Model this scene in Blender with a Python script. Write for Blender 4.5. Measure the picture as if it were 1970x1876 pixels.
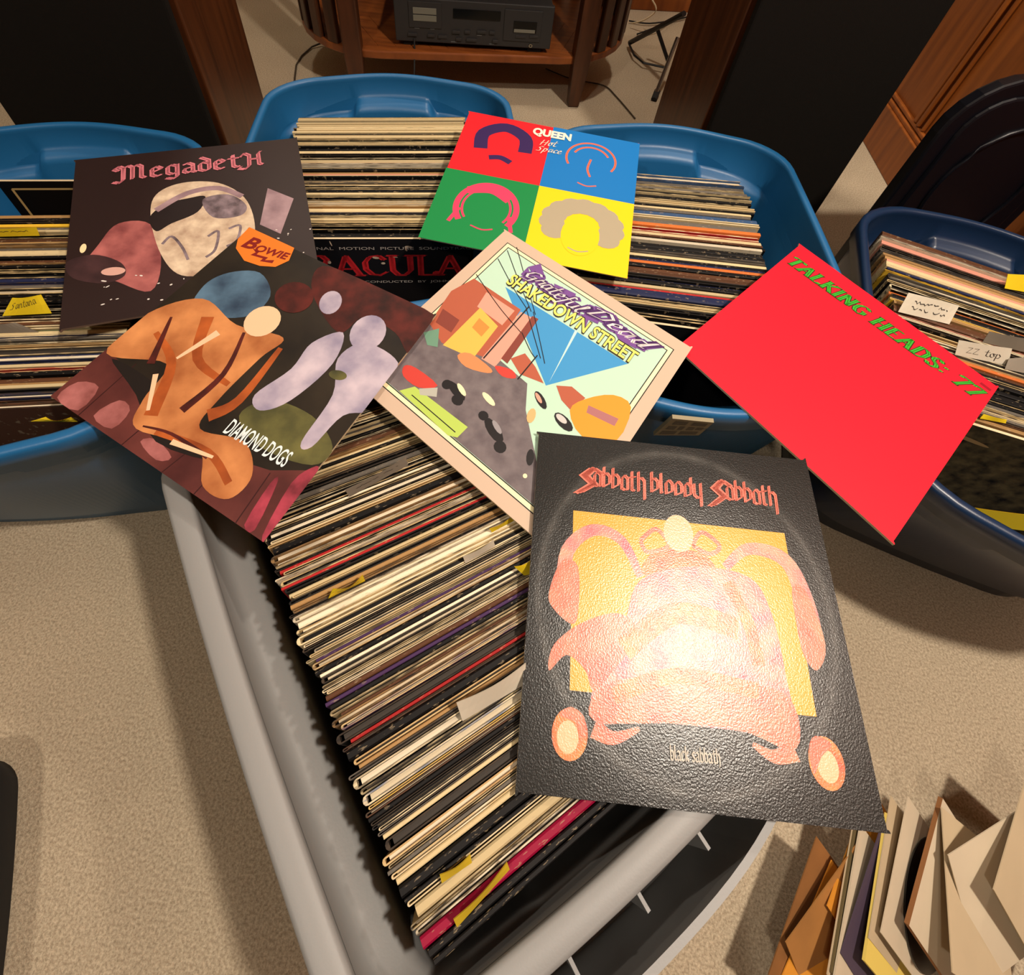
import bpy, math, random
from mathutils import Vector, Matrix
# ------------------------------------------------------------------ camera, world, lights, exposure
# all lengths below are centimetres; S turns them into metres
S = 0.01
sc = bpy.context.scene
col = sc.collection
for o in list(bpy.data.objects):
    bpy.data.objects.remove(o)
FOC, PX, PY, CAMH = 1070.0, 985.0, 563.0, 94.0
CAM = ((0.99196, 0.12656, 0.0), (0.09577, -0.75062, 0.65376), (0.08274, -0.64850, -0.75670))  # right, forward, up rows
cam_data = bpy.data.cameras.new('camera')
cam_data.sensor_fit = 'HORIZONTAL'
cam_data.sensor_width = 36.0
cam_data.lens = FOC / 1970.0 * 36.0
cam_data.shift_x = (985.0 - PX) / 1970.0
cam_data.shift_y = -(938.0 - PY) / 1970.0
cam_data.clip_start = 0.02
cam = bpy.data.objects.new('camera', cam_data)
cx_ = Vector([r[0] for r in CAM]); cy_ = Vector([r[1] for r in CAM]); cz_ = Vector([r[2] for r in CAM])
cam.matrix_world = Matrix(((cx_.x, -cy_.x, -cz_.x, 0), (cx_.y, -cy_.y, -cz_.y, 0), (cx_.z, -cy_.z, -cz_.z, CAMH * S), (0, 0, 0, 1)))
col.objects.link(cam)
sc.camera = cam

world = bpy.data.worlds.new('world')
sc.world = world
world.use_nodes = True
world.node_tree.nodes['Background'].inputs[0].default_value = (1.0, 0.82, 0.62, 1)
world.node_tree.nodes['Background'].inputs[1].default_value = 0.012

sc.view_settings.view_transform = 'Standard'
sc.view_settings.look = 'None'
sc.view_settings.gamma = 1.0
sc.view_settings.use_curve_mapping = False
sc.view_settings.exposure = 0.2


def can_light(x, y, watts, size=13):
    d = bpy.data.lights.new('ceiling_can', 'AREA')
    d.shape = 'DISK'
    d.size = size * S
    d.energy = watts
    d.color = (1.0, 0.885, 0.745)
    o = bpy.data.objects.new('ceiling_can', d)
    o.location = (x * S, y * S, 239 * S)
    col.objects.link(o)


can_light(85, 8, 44)
can_light(-70, -75, 15)
can_light(35, 165, 15)
can_light(-90, 195, 7)


# ------------------------------------------------------------------ helpers
def lin(c):
    return tuple(((v / 255.0) / 12.92 if v / 255.0 <= 0.04045 else ((v / 255.0 + 0.055) / 1.055) ** 2.4) for v in c)


def at(x, y, z):
    """point of the horizontal plane at height z (cm) that the photograph's pixel shows"""
    a, b = (x - PX) / FOC, (y - PY) / FOC
    d = [CAM[i][0] * a + CAM[i][1] * b + CAM[i][2] for i in range(3)]
    k = (z - CAMH) / d[2]
    return Vector((d[0] * k, d[1] * k, z))


def mat(name, c, rough=0.6, metal=0.0, var=0.0, vscale=8.0, bump=0.0, bscale=200.0, spec=0.5, c2=None, stretch=None, coat=0.0):
    m = bpy.data.materials.new(name)
    m.use_nodes = True
    nt = m.node_tree
    b = nt.nodes['Principled BSDF']
    b.inputs['Roughness'].default_value = rough
    b.inputs['Metallic'].default_value = metal
    b.inputs['Specular IOR Level'].default_value = spec
    b.inputs['Coat Weight'].default_value = coat
    b.inputs['Coat Roughness'].default_value = 0.25
    rgb = lin(c)
    b.inputs['Base Color'].default_value = (*rgb, 1)
    if var or bump:
        tc = nt.nodes.new('ShaderNodeTexCoord')
        src = tc.outputs['Object']
        if stretch:
            mp = nt.nodes.new('ShaderNodeMapping')
            mp.inputs['Scale'].default_value = stretch
            nt.links.new(src, mp.inputs[0])
            src = mp.outputs[0]
    if var:
        n = nt.nodes.new('ShaderNodeTexNoise')
        n.inputs['Scale'].default_value = vscale
        n.inputs['Detail'].default_value = 5
        nt.links.new(src, n.inputs['Vector'])
        r = nt.nodes.new('ShaderNodeValToRGB')
        r.color_ramp.elements[0].position = 0.3
        r.color_ramp.elements[1].position = 0.7
        lo = lin(c2) if c2 else tuple(v * (1 - var) for v in rgb)
        hi = rgb if c2 else tuple(min(1, v * (1 + var)) for v in rgb)
        r.color_ramp.elements[0].color = (*lo, 1)
        r.color_ramp.elements[1].color = (*hi, 1)
        nt.links.new(n.outputs[0], r.inputs[0])
        nt.links.new(r.outputs[0], b.inputs['Base Color'])
    if bump:
        n2 = nt.nodes.new('ShaderNodeTexNoise')
        n2.inputs['Scale'].default_value = bscale
        n2.inputs['Detail'].default_value = 3
        nt.links.new(src, n2.inputs['Vector'])
        bp = nt.nodes.new('ShaderNodeBump')
        bp.inputs['Strength'].default_value = bump
        bp.inputs['Distance'].default_value = 0.002
        nt.links.new(n2.outputs[0], bp.inputs['Height'])
        nt.links.new(bp.outputs[0], b.inputs['Normal'])
    return m


class MB:
    """collects faces, then links them as ONE mesh object"""

    def __init__(self):
        self.v, self.f, self.m = [], [], []

    def add(self, vs, fs, mi=0):
        k = len(self.v)
        self.v += [tuple(p) for p in vs]
        for f in fs:
            self.f.append(tuple(i + k for i in f))
            self.m.append(mi)

    def box(self, c, s, ax=None, mi=0):
        x, y, z = ax if ax else (Vector((1, 0, 0)), Vector((0, 1, 0)), Vector((0, 0, 1)))
        c = Vector(c)
        vs = [c + x * (s[0] / 2 * i) + y * (s[1] / 2 * j) + z * (s[2] / 2 * k) for k in (-1, 1) for j in (-1, 1) for i in (-1, 1)]
        self.add(vs, [(0, 2, 3, 1), (4, 5, 7, 6), (0, 1, 5, 4), (2, 6, 7, 3), (0, 4, 6, 2), (1, 3, 7, 5)], mi)

    def slab(self, q, n, t, mi=0, smi=None):
        """quad q (4 points, counter-clockwise from the side n points to) thickened by t against n"""
        a = [Vector(p) for p in q]
        b = [p - Vector(n) * t for p in a]
        k = len(a)
        self.add(a + b, [tuple(range(k))], mi)
        self.add(a + b, [tuple(range(2 * k - 1, k - 1, -1))] + [(i, i + k, (i + 1) % k + k, (i + 1) % k) for i in range(k)], mi if smi is None else smi)

    def tube(self, pts, r, n=8, mi=0, cap=True):
        pts = [Vector(p) for p in pts]
        rs = r if isinstance(r, (list, tuple)) else [r] * len(pts)
        rings = []
        for i, p in enumerate(pts):
            d = (pts[min(i + 1, len(pts) - 1)] - pts[max(i - 1, 0)]).normalized()
            up = Vector((0, 0, 1)) if abs(d.z) < 0.9 else Vector((1, 0, 0))
            a = d.cross(up).normalized()
            b = a.cross(d).normalized()
            rings.append([p + a * (rs[i] * math.cos(t * 2 * math.pi / n)) + b * (rs[i] * math.sin(t * 2 * math.pi / n)) for t in range(n)])
        self.loft(rings, cap=cap, mi=mi)

    def loft(self, rings, cap=False, mi=0, closed=True):
        n = len(rings[0])
        vs = [p for r in rings for p in r]
        fs = []
        for k in range(len(rings) - 1):
            for i in range(n if closed else n - 1):
                j = (i + 1) % n
                fs.append((k * n + i, k * n + j, (k + 1) * n + j, (k + 1) * n + i))
        if cap:
            fs.append(tuple(range(n - 1, -1, -1)))
            fs.append(tuple(range((len(rings) - 1) * n, len(rings) * n)))
        self.add(vs, fs, mi)

    def prism(self, poly, z0, z1, mi=0):
        n = len(poly)
        self.loft([[Vector((p[0], p[1], z0)) for p in poly], [Vector((p[0], p[1], z1)) for p in poly]], cap=True, mi=mi)

    def mesh(self, name, mats, org=(0, 0, 0), smooth=False):
        me = bpy.data.meshes.new(name)
        org = Vector(org)
        me.from_pydata([tuple((Vector(p) - org) * S) for p in self.v], [], self.f)
        for m in mats:
            me.materials.append(m)
        me.polygons.foreach_set('material_index', self.m)
        if smooth:
            me.polygons.foreach_set('use_smooth', [True] * len(me.polygons))
        me.update()
        return me

    def build(self, name, mats, parent=None, org=(0, 0, 0), smooth=False, bevel=0.0, auto=None):
        """org: world place (cm) of the mesh's origin. Parents are unrotated Empties or meshes whose place is stored in 'o'"""
        mats = mats if isinstance(mats, (list, tuple)) else [mats]
        if parent is not None:
            porg = ORG[parent.name]
            me = self.mesh(name, mats, org if org != (0, 0, 0) else porg, smooth)
            place = Vector(org if org != (0, 0, 0) else porg)
        else:
            porg = (0, 0, 0)
            me = self.mesh(name, mats, org, smooth)
            place = Vector(org)
        o = bpy.data.objects.new(name, me)
        o.location = (place - Vector(porg)) * S
        col.objects.link(o)
        ORG[o.name] = tuple(place)
        if parent is not None:
            o.parent = parent
        if bevel:
            b = o.modifiers.new('bevel', 'BEVEL')
            b.width = bevel * S
            b.segments = 2
            b.limit_method = 'ANGLE'
            b.angle_limit = math.radians(40)
        return o


ORG = {}


def tag(o, label=None, cat=None, group=None, kind=None):
    for k, v in (('label', label), ('category', cat), ('group', group), ('kind', kind)):
        if v:
            o[k] = v
    return o


def empty(name, org, label, cat, group=None):
    o = bpy.data.objects.new(name, None)
    o.empty_display_size = 0.05
    o.location = Vector(org) * S
    col.objects.link(o)
    ORG[o.name] = tuple(org)
    return tag(o, label, cat, group)


def smooth_curve(pts, n=6, closed=True):
    """Catmull-Rom through 2-D or 3-D points"""
    P = [Vector(p) for p in pts]
    k = len(P)
    out = []
    for i in range(k if closed else k - 1):
        if closed:
            a, b, c, d = P[i - 1], P[i], P[(i + 1) % k], P[(i + 2) % k]
        else:
            a, b, c, d = P[max(i - 1, 0)], P[i], P[i + 1], P[min(i + 2, k - 1)]
        for s in range(n):
            t = s / n
            out.append(0.5 * ((2 * b) + (c - a) * t + (2 * a - 5 * b + 4 * c - d) * t * t + (3 * b - a - 3 * c + d) * t ** 3))
    if not closed:
        out.append(P[-1])
    return out


# ------------------------------------------------------------------ materials of the setting
def carpet_material():
    m = mat('carpet', (196, 176, 146), rough=0.95, spec=0.1)
    nt = m.node_tree
    b = nt.nodes['Principled BSDF']
    tc = nt.nodes.new('ShaderNodeTexCoord')
    n1 = nt.nodes.new('ShaderNodeTexNoise'); n1.inputs['Scale'].default_value = 330; n1.inputs['Detail'].default_value = 4; n1.inputs['Roughness'].default_value = 0.7
    n2 = nt.nodes.new('ShaderNodeTexNoise'); n2.inputs['Scale'].default_value = 4; n2.inputs['Detail'].default_value = 3
    for n in (n1, n2):
        nt.links.new(tc.outputs['Object'], n.inputs['Vector'])
    r = nt.nodes.new('ShaderNodeValToRGB')
    r.color_ramp.elements[0].position = 0.32; r.color_ramp.elements[0].color = (*lin((152, 135, 112)), 1)
    r.color_ramp.elements[1].position = 0.66; r.color_ramp.elements[1].color = (*lin((212, 195, 168)), 1)
    nt.links.new(n1.outputs[0], r.inputs[0])
    r2 = nt.nodes.new('ShaderNodeValToRGB')
    r2.color_ramp.elements[0].position = 0.3; r2.color_ramp.elements[0].color = (0.86, 0.86, 0.86, 1)
    r2.color_ramp.elements[1].position = 0.7; r2.color_ramp.elements[1].color = (1, 1, 1, 1)
    nt.links.new(n2.outputs[0], r2.inputs[0])
    mx = nt.nodes.new('ShaderNodeMix'); mx.data_type = 'RGBA'; mx.blend_type = 'MULTIPLY'; mx.inputs[0].default_value = 1
    nt.links.new(r.outputs[0], mx.inputs[6]); nt.links.new(r2.outputs[0], mx.inputs[7])
    nt.links.new(mx.outputs[2], b.inputs['Base Color'])
    bp = nt.nodes.new('ShaderNodeBump'); bp.inputs['Strength'].default_value = 0.7; bp.inputs['Distance'].default_value = 0.003
    nt.links.new(n1.outputs[0], bp.inputs['Height'])
    nt.links.new(bp.outputs[0], b.inputs['Normal'])
    return m


M = {}
M['carpet'] = carpet_material()
M['wall'] = mat('painted_wall', (200, 186, 160), rough=0.9)
M['ceiling'] = mat('ceiling_paint', (225, 220, 210), rough=0.95)
M['panel'] = mat('stained_panel', (156, 86, 28), rough=0.45, var=0.3, vscale=6, stretch=(6, 6, 0.5), c2=(118, 60, 18))
M['walnut'] = mat('walnut_veneer', (88, 48, 22), rough=0.4, var=0.3, vscale=9, stretch=(8, 8, 0.4), c2=(56, 28, 12), spec=.35)
M['table_wood'] = mat('table_wood', (84, 46, 24), rough=0.4, var=0.3, vscale=9, stretch=(4, 4, 0.6), c2=(54, 28, 14))
M['shelf_wood'] = mat('shelf_wood', (150, 82, 34), rough=0.4, var=0.3, vscale=5, stretch=(2, 14, 2), c2=(112, 56, 22))
M['grille'] = mat('grille_cloth', (22, 19, 16), rough=0.9, spec=0.15, bump=0.3, bscale=900)
M['black_metal'] = mat('black_metal', (20, 20, 22), rough=0.4)
M['chrome'] = mat('dull_chrome', (170, 165, 155), rough=0.3, metal=1.0)
M['rubber'] = mat('black_rubber', (22, 22, 22), rough=0.8)
M['deck'] = mat('deck_black', (44, 42, 42), rough=0.5, bump=0.05, bscale=900)
M['deck_dark'] = mat('deck_window', (10, 10, 11), rough=0.15)
M['deck_pale'] = mat('deck_lcd', (118, 116, 104), rough=0.3)
M['print_grey'] = mat('grey_print', (100, 100, 100), rough=0.6)
M['cable'] = mat('cable_sheath', (60, 48, 34), rough=0.6)
M['blue'] = mat('blue_plastic', (28, 98, 150), rough=0.42, bump=0.06, bscale=500)
M['navy'] = mat('navy_plastic', (20, 42, 72), rough=0.35, bump=0.04, bscale=500)
M['navy_dark'] = mat('dark_navy_plastic', (7, 9, 18), rough=0.4, bump=0.04, bscale=500)
M['grey'] = mat('grey_plastic', (138, 138, 137), rough=0.5, bump=0.05, bscale=500)
M['grey_dark'] = mat('grey_plastic_inside', (128, 127, 124), rough=0.55)
M['black_cloth'] = mat('black_cloth', (16, 14, 14), rough=0.9)
M['card'] = mat('card_edge', (216, 196, 160), rough=0.85)

# ------------------------------------------------------------------ the room
b = MB(); b.box((-60, 60, -1), (600, 520, 2)); tag(b.build('floor', M['carpet']), kind='structure')
bx = Vector((0.985, 0.174, 0)); by = Vector((-0.174, 0.985, 0)); bz = Vector((0, 0, 1))
back0 = Vector((36, 243, 0))
b = MB(); b.box(back0 + by * 5 + bx * -110 + bz * 122, (460, 6, 244), (bx, by, bz)); tag(b.build('wall_back', M['wall']), kind='structure')
b = MB(); b.box(back0 + by * 1.0 + bx * -110 + bz * 7, (460, 2, 14), (bx, by, bz)); b.box(back0 + by * 0.4 + bx * -110 + bz * 14.6, (460, 2.6, 1.4), (bx, by, bz))
tag(b.build('baseboard_back', M['panel'], bevel=0.4), kind='structure')
b = MB(); b.box((110.5, 60, 122), (6, 440, 244)); wall_r = tag(b.build('wall_right', M['panel']), kind='structure')
b = MB(); b.box((106.4, 60, 6.5), (2.4, 440, 13)); b.box((106.8, 60, 13.6), (1.8, 440, 1.4)); b.box((107.0, 60, 15.2), (1.2, 440, 1.2))
tag(b.build('baseboard_right', M['panel'], bevel=0.35), kind='structure')
for k, y in enumerate((149.5, 96, 40, -20)):
    b = MB()
    b.box((107.0, y, 129), (1.4, 1.6, 226)); b.box((106.6, y - 2.2, 129), (1.2, 1.2, 226)); b.box((106.9, y - 4.6, 129), (1.0, 0.8, 226))
    tag(b.build('trim_%d' % (k + 1), M['panel'], bevel=0.3), kind='structure')
b = MB(); b.box((-300, 60, 122), (6, 440, 244)); tag(b.build('wall_left', M['wall']), kind='structure')
b = MB(); b.box((-60, 60, 246), (600, 520, 4)); tag(b.build('ceiling', M['ceiling']), kind='structure')


# ------------------------------------------------------------------ tower speakers
def speaker(front_near, ang, sx, label):
    """front_near: inner bottom corner of the grille front; sx: side the front runs to from there"""
    c, s = math.cos(math.radians(ang)), math.sin(math.radians(ang))
    fx = Vector((c * sx, s * sx, 0)); bk = Vector((-s, c, 0)); up = Vector((0, 0, 1))
    o = Vector((front_near[0], front_near[1], 0))
    W, D, Hh = 38, 31, 106
    e = empty('tower_speaker', tuple(o + fx * (W / 2) + bk * (D / 2)), label, 'speaker', 'tower speakers behind the totes')
    b = MB(); b.box(o + fx * (W / 2) + bk * (D / 2 + 1.2) + up * (Hh / 2 + 1), (W, D - 2.4, Hh - 2), (fx, bk, up)); b.build('cabinet', M['walnut'], e, bevel=0.3)
    b = MB(); b.box(o + fx * (W / 2) + bk * 0.9 + up * (Hh / 2), (W - 1.6, 1.8, Hh - 5), (fx, bk, up)); b.build('grille', M['grille'], e, bevel=0.5)
    b = MB(); b.box(o + fx * (W / 2) + bk * (D / 2 + 1.2) + up * 1.1, (W - 3, D - 5, 2.2), (fx, bk, up)); b.build('plinth', M['rubber'], e)


speaker((-62.8, 91.7), 10, -1, 'tall walnut speaker with black grille behind the left blue tote')
speaker((37.1, 109.3), 8, 1, 'tall walnut speaker with black grille right of the hi-fi cabinet')

# ------------------------------------------------------------------ hi-fi cabinet with slatted rounded ends
ex = Vector((0.981, 0.192, 0)); ey = Vector((-0.192, 0.981, 0)); ez = Vector((0, 0, 1))
co = Vector((-20.2, 155.8, 0))


def CL(x, y, z):
    return co + ex * x + ey * y + ez * z


cab = empty('hifi_cabinet', tuple(co + ey * 25), 'brown wooden hi-fi cabinet with rounded slatted ends holding a black deck', 'cabinet')


def capsule(hx, r, inset=0.0, n=14):
    pts = []
    for k in range(n + 1):
        t = -math.pi / 2 + math.pi * k / n
        pts.append((hx + (r - inset) * math.cos(t) * 0.98, 25.5 + (r - inset) * math.sin(t)))
    for k in range(n + 1):
        t = math.pi / 2 + math.pi * k / n
        pts.append((-hx + (r - inset) * math.cos(t) * 0.98, 25.5 + (r - inset) * math.sin(t)))
    return pts


def cab_board(z0, z1, name, m):
    b = MB()
    c = capsule(26, 25.5)
    b.loft([[CL(p[0], p[1], z0) for p in c], [CL(p[0], p[1], z1) for p in c]], cap=True)
    return b.build(name, m, cab, bevel=0.4)


shelf = cab_board(13.6, 16.0, 'shelf', M['shelf_wood'])
cab_board(74, 77, 'top_board', M['table_wood'])
b = MB(); b.box(CL(0, 49, 45), (60, 1.5, 58), (ex, ey, ez)); b.build('back_panel', M['table_wood'], cab)
for (lx, ly) in ((-33.5, 1.2), (32.6, 1.2), (-33.5, 49), (32.6, 49)):
    b = MB()
    r0, r1 = 1.7, 2.5
    b.loft([[CL(lx + i * r, ly + j * r, z) for i, j in ((-1, -1), (1, -1), (1, 1), (-1, 1))] for r, z in ((r0, 0), (r1, 14), (r1, 78))], cap=True)
    b.build('leg', M['table_wood'], cab, bevel=0.4)
for sx in (-1, 1):
    for k in range(11):
        t = math.radians(-72 + 144 * k / 10)
        px_, py_ = sx * (26 + 24.3 * math.cos(t)), 25.5 + 24.3 * math.sin(t)
        d = (ex * (sx * math.cos(t)) + ey * math.sin(t)).normalized()
        side = d.cross(ez).normalized()
        b = MB(); b.box(CL(px_, py_, 45), (3.6, 1.6, 58.5), (side, d, ez)); b.build('slat', M['table_wood'], cab, bevel=0.35)
# chevron veneer strips of the shelf, thin pieces set into the board
for k in range(6):
    for sx in (-1, 1):
        b = MB()
        x0 = sx * (2 + k * 5.0); x1 = sx * (6.6 + k * 5.0)
        q = [CL(x0, 3, 16.0), CL(x1, 3, 16.0), CL(x1 + sx * 9, 22, 16.0), CL(x0 + sx * 9, 22, 16.0)]
        if sx < 0:
            q = q[::-1]
        b.slab([p + ez * 0.12 for p in q], ez, 0.3)
        b.build('veneer_strip', M['shelf_wood'], shelf)

# black deck on the shelf
do = Vector((-42, 154.9, 16.3)); dx = Vector((0.989, 0.146, 0)); dy = Vector((-0.146, 0.989, 0))


def DK(x, y, z):
    return do + dx * x + dy * y + ez * z


deck = empty('cassette_deck', tuple(DK(22, 14, 0)), 'black stereo deck with two small windows on the cabinet shelf', 'stereo')
b = MB(); b.box(DK(22.2, 15.5, 7.4), (43.6, 28, 11.6), (dx, dy, ez)); b.build('case', M['deck'], deck, bevel=0.2)
b = MB(); b.box(DK(22.2, 0.7, 7.4), (44.4, 1.6, 12), (dx, dy, ez)); b.build('front_plate', M['deck'], deck, bevel=0.25)
for x in (4, 40):
    b = MB(); b.box(DK(x, 3, 0.8), (4, 4, 1.6), (dx, dy, ez)); b.build('foot', M['rubber'], deck)


def on_deck(name, x, z, w, h, m, d=0.25):
    b = MB(); b.box(DK(x + w / 2, -0.1 - d / 2 + 0.05, z + h / 2), (w, d, h), (dx, dy, ez)); return b.build(name, m, deck, bevel=0.06)


on_deck('cassette_door', 4.0, 5.6, 9.0, 7.0, M['deck'], 0.35)
on_deck('cassette_door', 30.5, 3.4, 10.6, 8.6, M['deck'], 0.35)
on_deck('window', 5.2, 9.4, 6.4, 1.7, M['deck_pale'], 0.5)
on_deck('window', 5.2, 7.5, 6.4, 1.6, M['deck_pale'], 0.5)
on_deck('window', 33.2, 5.9, 6.6, 3.2, M['deck_dark'], 0.5)
on_deck('tape_label', 33.4, 6.0, 6.0, 0.9, M['deck_pale'], 0.62)
on_deck('display', 16.2, 8.7, 13.2, 2.6, M['deck_dark'], 0.3)
for (x, z, w) in ((3.5, 3.2, 2.6), (9, 3.2, 2), (12, 3.0, 2.6), (16, 4.6, 2.2), (19.5, 4.8, 1.6), (23, 5.0, 2.6), (26.5, 5.0, 1.6), (17, 2.6, 1.6), (20, 2.6, 3), (27.5, 2.6, 1.6), (34, 4.4, 3), (38, 4.6, 2.4)):
    on_deck('button', x, z, w, 0.75, M['deck'], 0.6)
for (x, z, w) in ((5.4, 5.2, 1.4), (9.8, 5.2, 1.2), (15.6, 1.9, 1.6), (26.6, 1.9, 1.5), (36.2, 3.8, 1.8), (12.6, 2.4, 1.8), (23, 4.2, 1.4)):
    on_deck('printed_mark', x, z, w, 0.22, M['print_grey'], 0.13)
b = MB(); b.tube([DK(38.6, -0.1, 2.4), DK(38.6, -0.7, 2.4)], 0.55, 12); b.build('headphone_jack', M['chrome'], deck)
b = MB(); b.tube([DK(38.6, -0.68, 2.4), DK(38.6, -0.75, 2.4)], 0.28, 10); b.build('jack_hole', M['rubber'], deck)
b = MB(); b.tube([DK(5.2, -0.6, 2.6), DK(5.2, -0.9, -0.5), DK(5.2, -4.5, -4), DK(5.0, -8.5, -9), DK(4.6, -9, -15.9)], 0.22, 6)
tag(b.build('headphone_cord', M['rubber'], smooth=True), 'thin black cord hanging over the cabinet shelf edge', 'cord')
b = MB(); b.tube([at(620, 82, 1.2), at(600, 90, 0.6), at(580, 108, 0.4), at(570, 125, 0.4), at(567, 150, 0.4), at(566, 175, 0.4)], 0.28, 6)
tag(b.build('floor_cable', M['cable'], smooth=True), 'thin brown cable curling out left of the cabinet onto carpet', 'cable')
b = MB(); b.tube(smooth_curve([at(1050, 132, 0.4), at(1100, 152, 0.4), at(1160, 164, 0.4), at(1185, 185, 0.4), at(1222, 228, 0.4)], 5, False), 0.22, 6)
tag(b.build('floor_cable', M['cable'], smooth=True), 'thin brown cable crossing the carpet right of the cabinet leg', 'cable')
for k, pl in enumerate(([(1215, 45, 2), (1240, 38, 5), (1262, 20, 9), (1255, 0, 12)], [(1210, 40, 1), (1250, 45, 1), (1300, 38, 1), (1330, 30, 1)], [(1225, 66, .5), (1262, 52, 3), (1290, 38, 2), (1316, 30, 1)])):
    b = MB(); b.tube(smooth_curve([at(*q) for q in pl], 5, False), 0.3, 6)
    tag(b.build('wire', M['rubber'] if k else M['card'], smooth=True), ('pale looping wire by the back baseboard', 'black wire lying along the back baseboard', 'black wire looping above the stand foot')[k], 'wire')

# folding metal stand behind the right speaker
st = empty('folding_stand', tuple(at(1285, 118, 0)), 'black folding metal stand with one silver leg beside right speaker', 'stand')
b = MB(); b.tube([at(1316, 26, 24), at(1212, 82, 2)], 0.9, 8); b.build('leg', M['black_metal'], st)
b = MB(); b.tube([at(1264, 54, 12), at(1286, 120, 2)], 0.7, 8); b.build('brace', M['black_metal'], st)
b = MB(); b.tube([at(1210, 84, 2), at(1220, 106, 2), at(1238, 121, 2), at(1284, 131, 2)], 0.4, 6); b.build('foot_bar', M['black_metal'], st)
b = MB(); b.tube([at(1304, 72, 16), at(1262, 180, 1.5)], 0.65, 8); lg = b.build('leg', M['chrome'], st); lg['label'] = 'silver leg tube'
b = MB(); b.tube([at(1265, 174, 1.8), at(1258, 192, 0.6)], 1.0, 8); b.build('rubber_foot', M['rubber'], st)


# ------------------------------------------------------------------ storage totes
def rr_loop(hw, hl, r, bulge, side_bulge=0.6):
    """rounded rectangle in (p, q); every point also tells how much it belongs to an end wall"""
    out = []
    NE, NS, NC = 36, 14, 6

    def corner(cx, cy, a0):
        for k in range(1, NC + 1):
            a = math.radians(a0 + 90 * k / (NC + 1))
            out.append([cx + r * math.cos(a), cy + r * math.sin(a)])
    for k in range(NE + 1):
        out.append([-(hw - r) + 2 * (hw - r) * k / NE, -hl])
    corner(hw - r, -hl + r, -90)
    for k in range(NS + 1):
        out.append([hw, -(hl - r) + 2 * (hl - r) * k / NS])
    corner(hw - r, hl - r, 0)
    for k in range(NE + 1):
        out.append([(hw - r) - 2 * (hw - r) * k / NE, hl])
    corner(-hw + r, hl - r, 90)
    for k in range(NS + 1):
        out.append([-hw, (hl - r) - 2 * (hl - r) * k / NS])
    corner(-hw + r, -hl + r, 180)
    res = []
    for p, q in out:
        e = max(0.0, min(1.0, (abs(q) - (hl - r)) / r))
        sd = max(0.0, min(1.0, (abs(p) - (hw - r)) / r))
        q2 = q + math.copysign(bulge * math.cos(math.pi / 2 * min(1, abs(p) / hw)) ** 2 * e, q)
        p2 = p + math.copysign(side_bulge * math.cos(math.pi / 2 * min(1, abs(q) / hl)) * sd, p)
        res.append((p2, q2, e, sd))
    return res


def tote(label, cen, u, v, hw, hl, zr, m, inside=None, taper=(3.0, 5.0, 4.0), r=8.0, bulge=3.5, ledge_end=2.6, ledge_side=(0.0, 0.0), rim_w=1.3, skirt=3.6, zl_side=8.0, group=None, name='storage_tote'):
    u = Vector((u[0], u[1], 0)).normalized(); v = Vector((v[0], v[1], 0)).normalized(); c = Vector((cen[0], cen[1], 0))
    root = empty(name, tuple(c), label, 'storage bin', group)

    def ring(inset, z, ledge=0.0, bscale=1.0, zf=None, tp=0.0):
        """inset: cm inside the rim; tp: share of the wall's taper"""
        L = []
        for (p, q, e, sd) in rr_loop(hw - inset, hl - inset, max(1.5, r - inset * 0.5), bulge * bscale):
            p *= (hw - inset - taper[0] * tp) / (hw - inset)
            q *= (hl - inset - (taper[1] if q < 0 else taper[2]) * tp) / (hl - inset)
            q -= math.copysign(ledge * ledge_end * e, q)
            p -= math.copysign(ledge * (ledge_side[0] if p < 0 else ledge_side[1]) * sd, p)
            zz = z
            if zf:
                t = abs(p) / hw
                k = max(0.0, min(1.0, (0.38 - t) / 0.08))
                k = k * k * (3 - 2 * k)
                dip = 1.6 * max(0, t - 0.5)
                zz = zr - (zl_side + dip - (zl_side - 5.0) * k * e) + z
            L.append(c + u * p + v * q + Vector((0, 0, zz)))
        return L
    b = MB()
    b.loft([ring(2.2, 0.0, 0, 0.2, None, 1), ring(0.9, 0.35, 0, 0.2, None, 1), ring(0.6, 4.2, 0, 0.25, None, 1), ring(0.0, 5.0, 0, 0.3, None, 0.96), ring(1.2, zr - skirt, 0, 0.95), ring(0.9, zr - 1.0)], cap=False)
    b.loft([ring(rim_w + 0.06, zr - 0.9), ring(rim_w + 0.12, 1.1, 0, 1, True), ring(rim_w + 0.2, 0.5, 0.25, 1, True), ring(rim_w + 0.3, 0.15, 0.75, 1, True), ring(rim_w + 0.3, -0.5, 1.0, 0.98, True), ring(rim_w + 0.3, -1.2, 1.0, 0.95, True, 0.1), ring(1.2, 2.2, 0.25, 0.3, None, 1), ring(2.0, 0.6, 0.2, 0.25, None, 1)][::-1], cap=False)
    bottom = ring(2.0, 0.6, 0.2, 0.25, None, 1)
    b.add(bottom, [tuple(range(len(bottom)))])
    under = ring(2.2, 0.0, 0, 0.2, None, 1)
    b.add(under, [tuple(range(len(under) - 1, -1, -1))])
    body = b.build('body', inside or m, root, smooth=True)
    b = MB()
    b.loft([ring(0.55, zr - skirt), ring(0.0, zr - skirt), ring(0.0, zr - 0.6), ring(0.12, zr - 0.2), ring(0.45, zr), ring(rim_w - 0.35, zr), ring(rim_w - 0.05, zr - 0.2), ring(rim_w + 0.02, zr - 0.6), ring(rim_w + 0.04, zr - 1.4)])
    b.build('rim', m, root, smooth=True)
    return root, (u, v, c), ring


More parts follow.
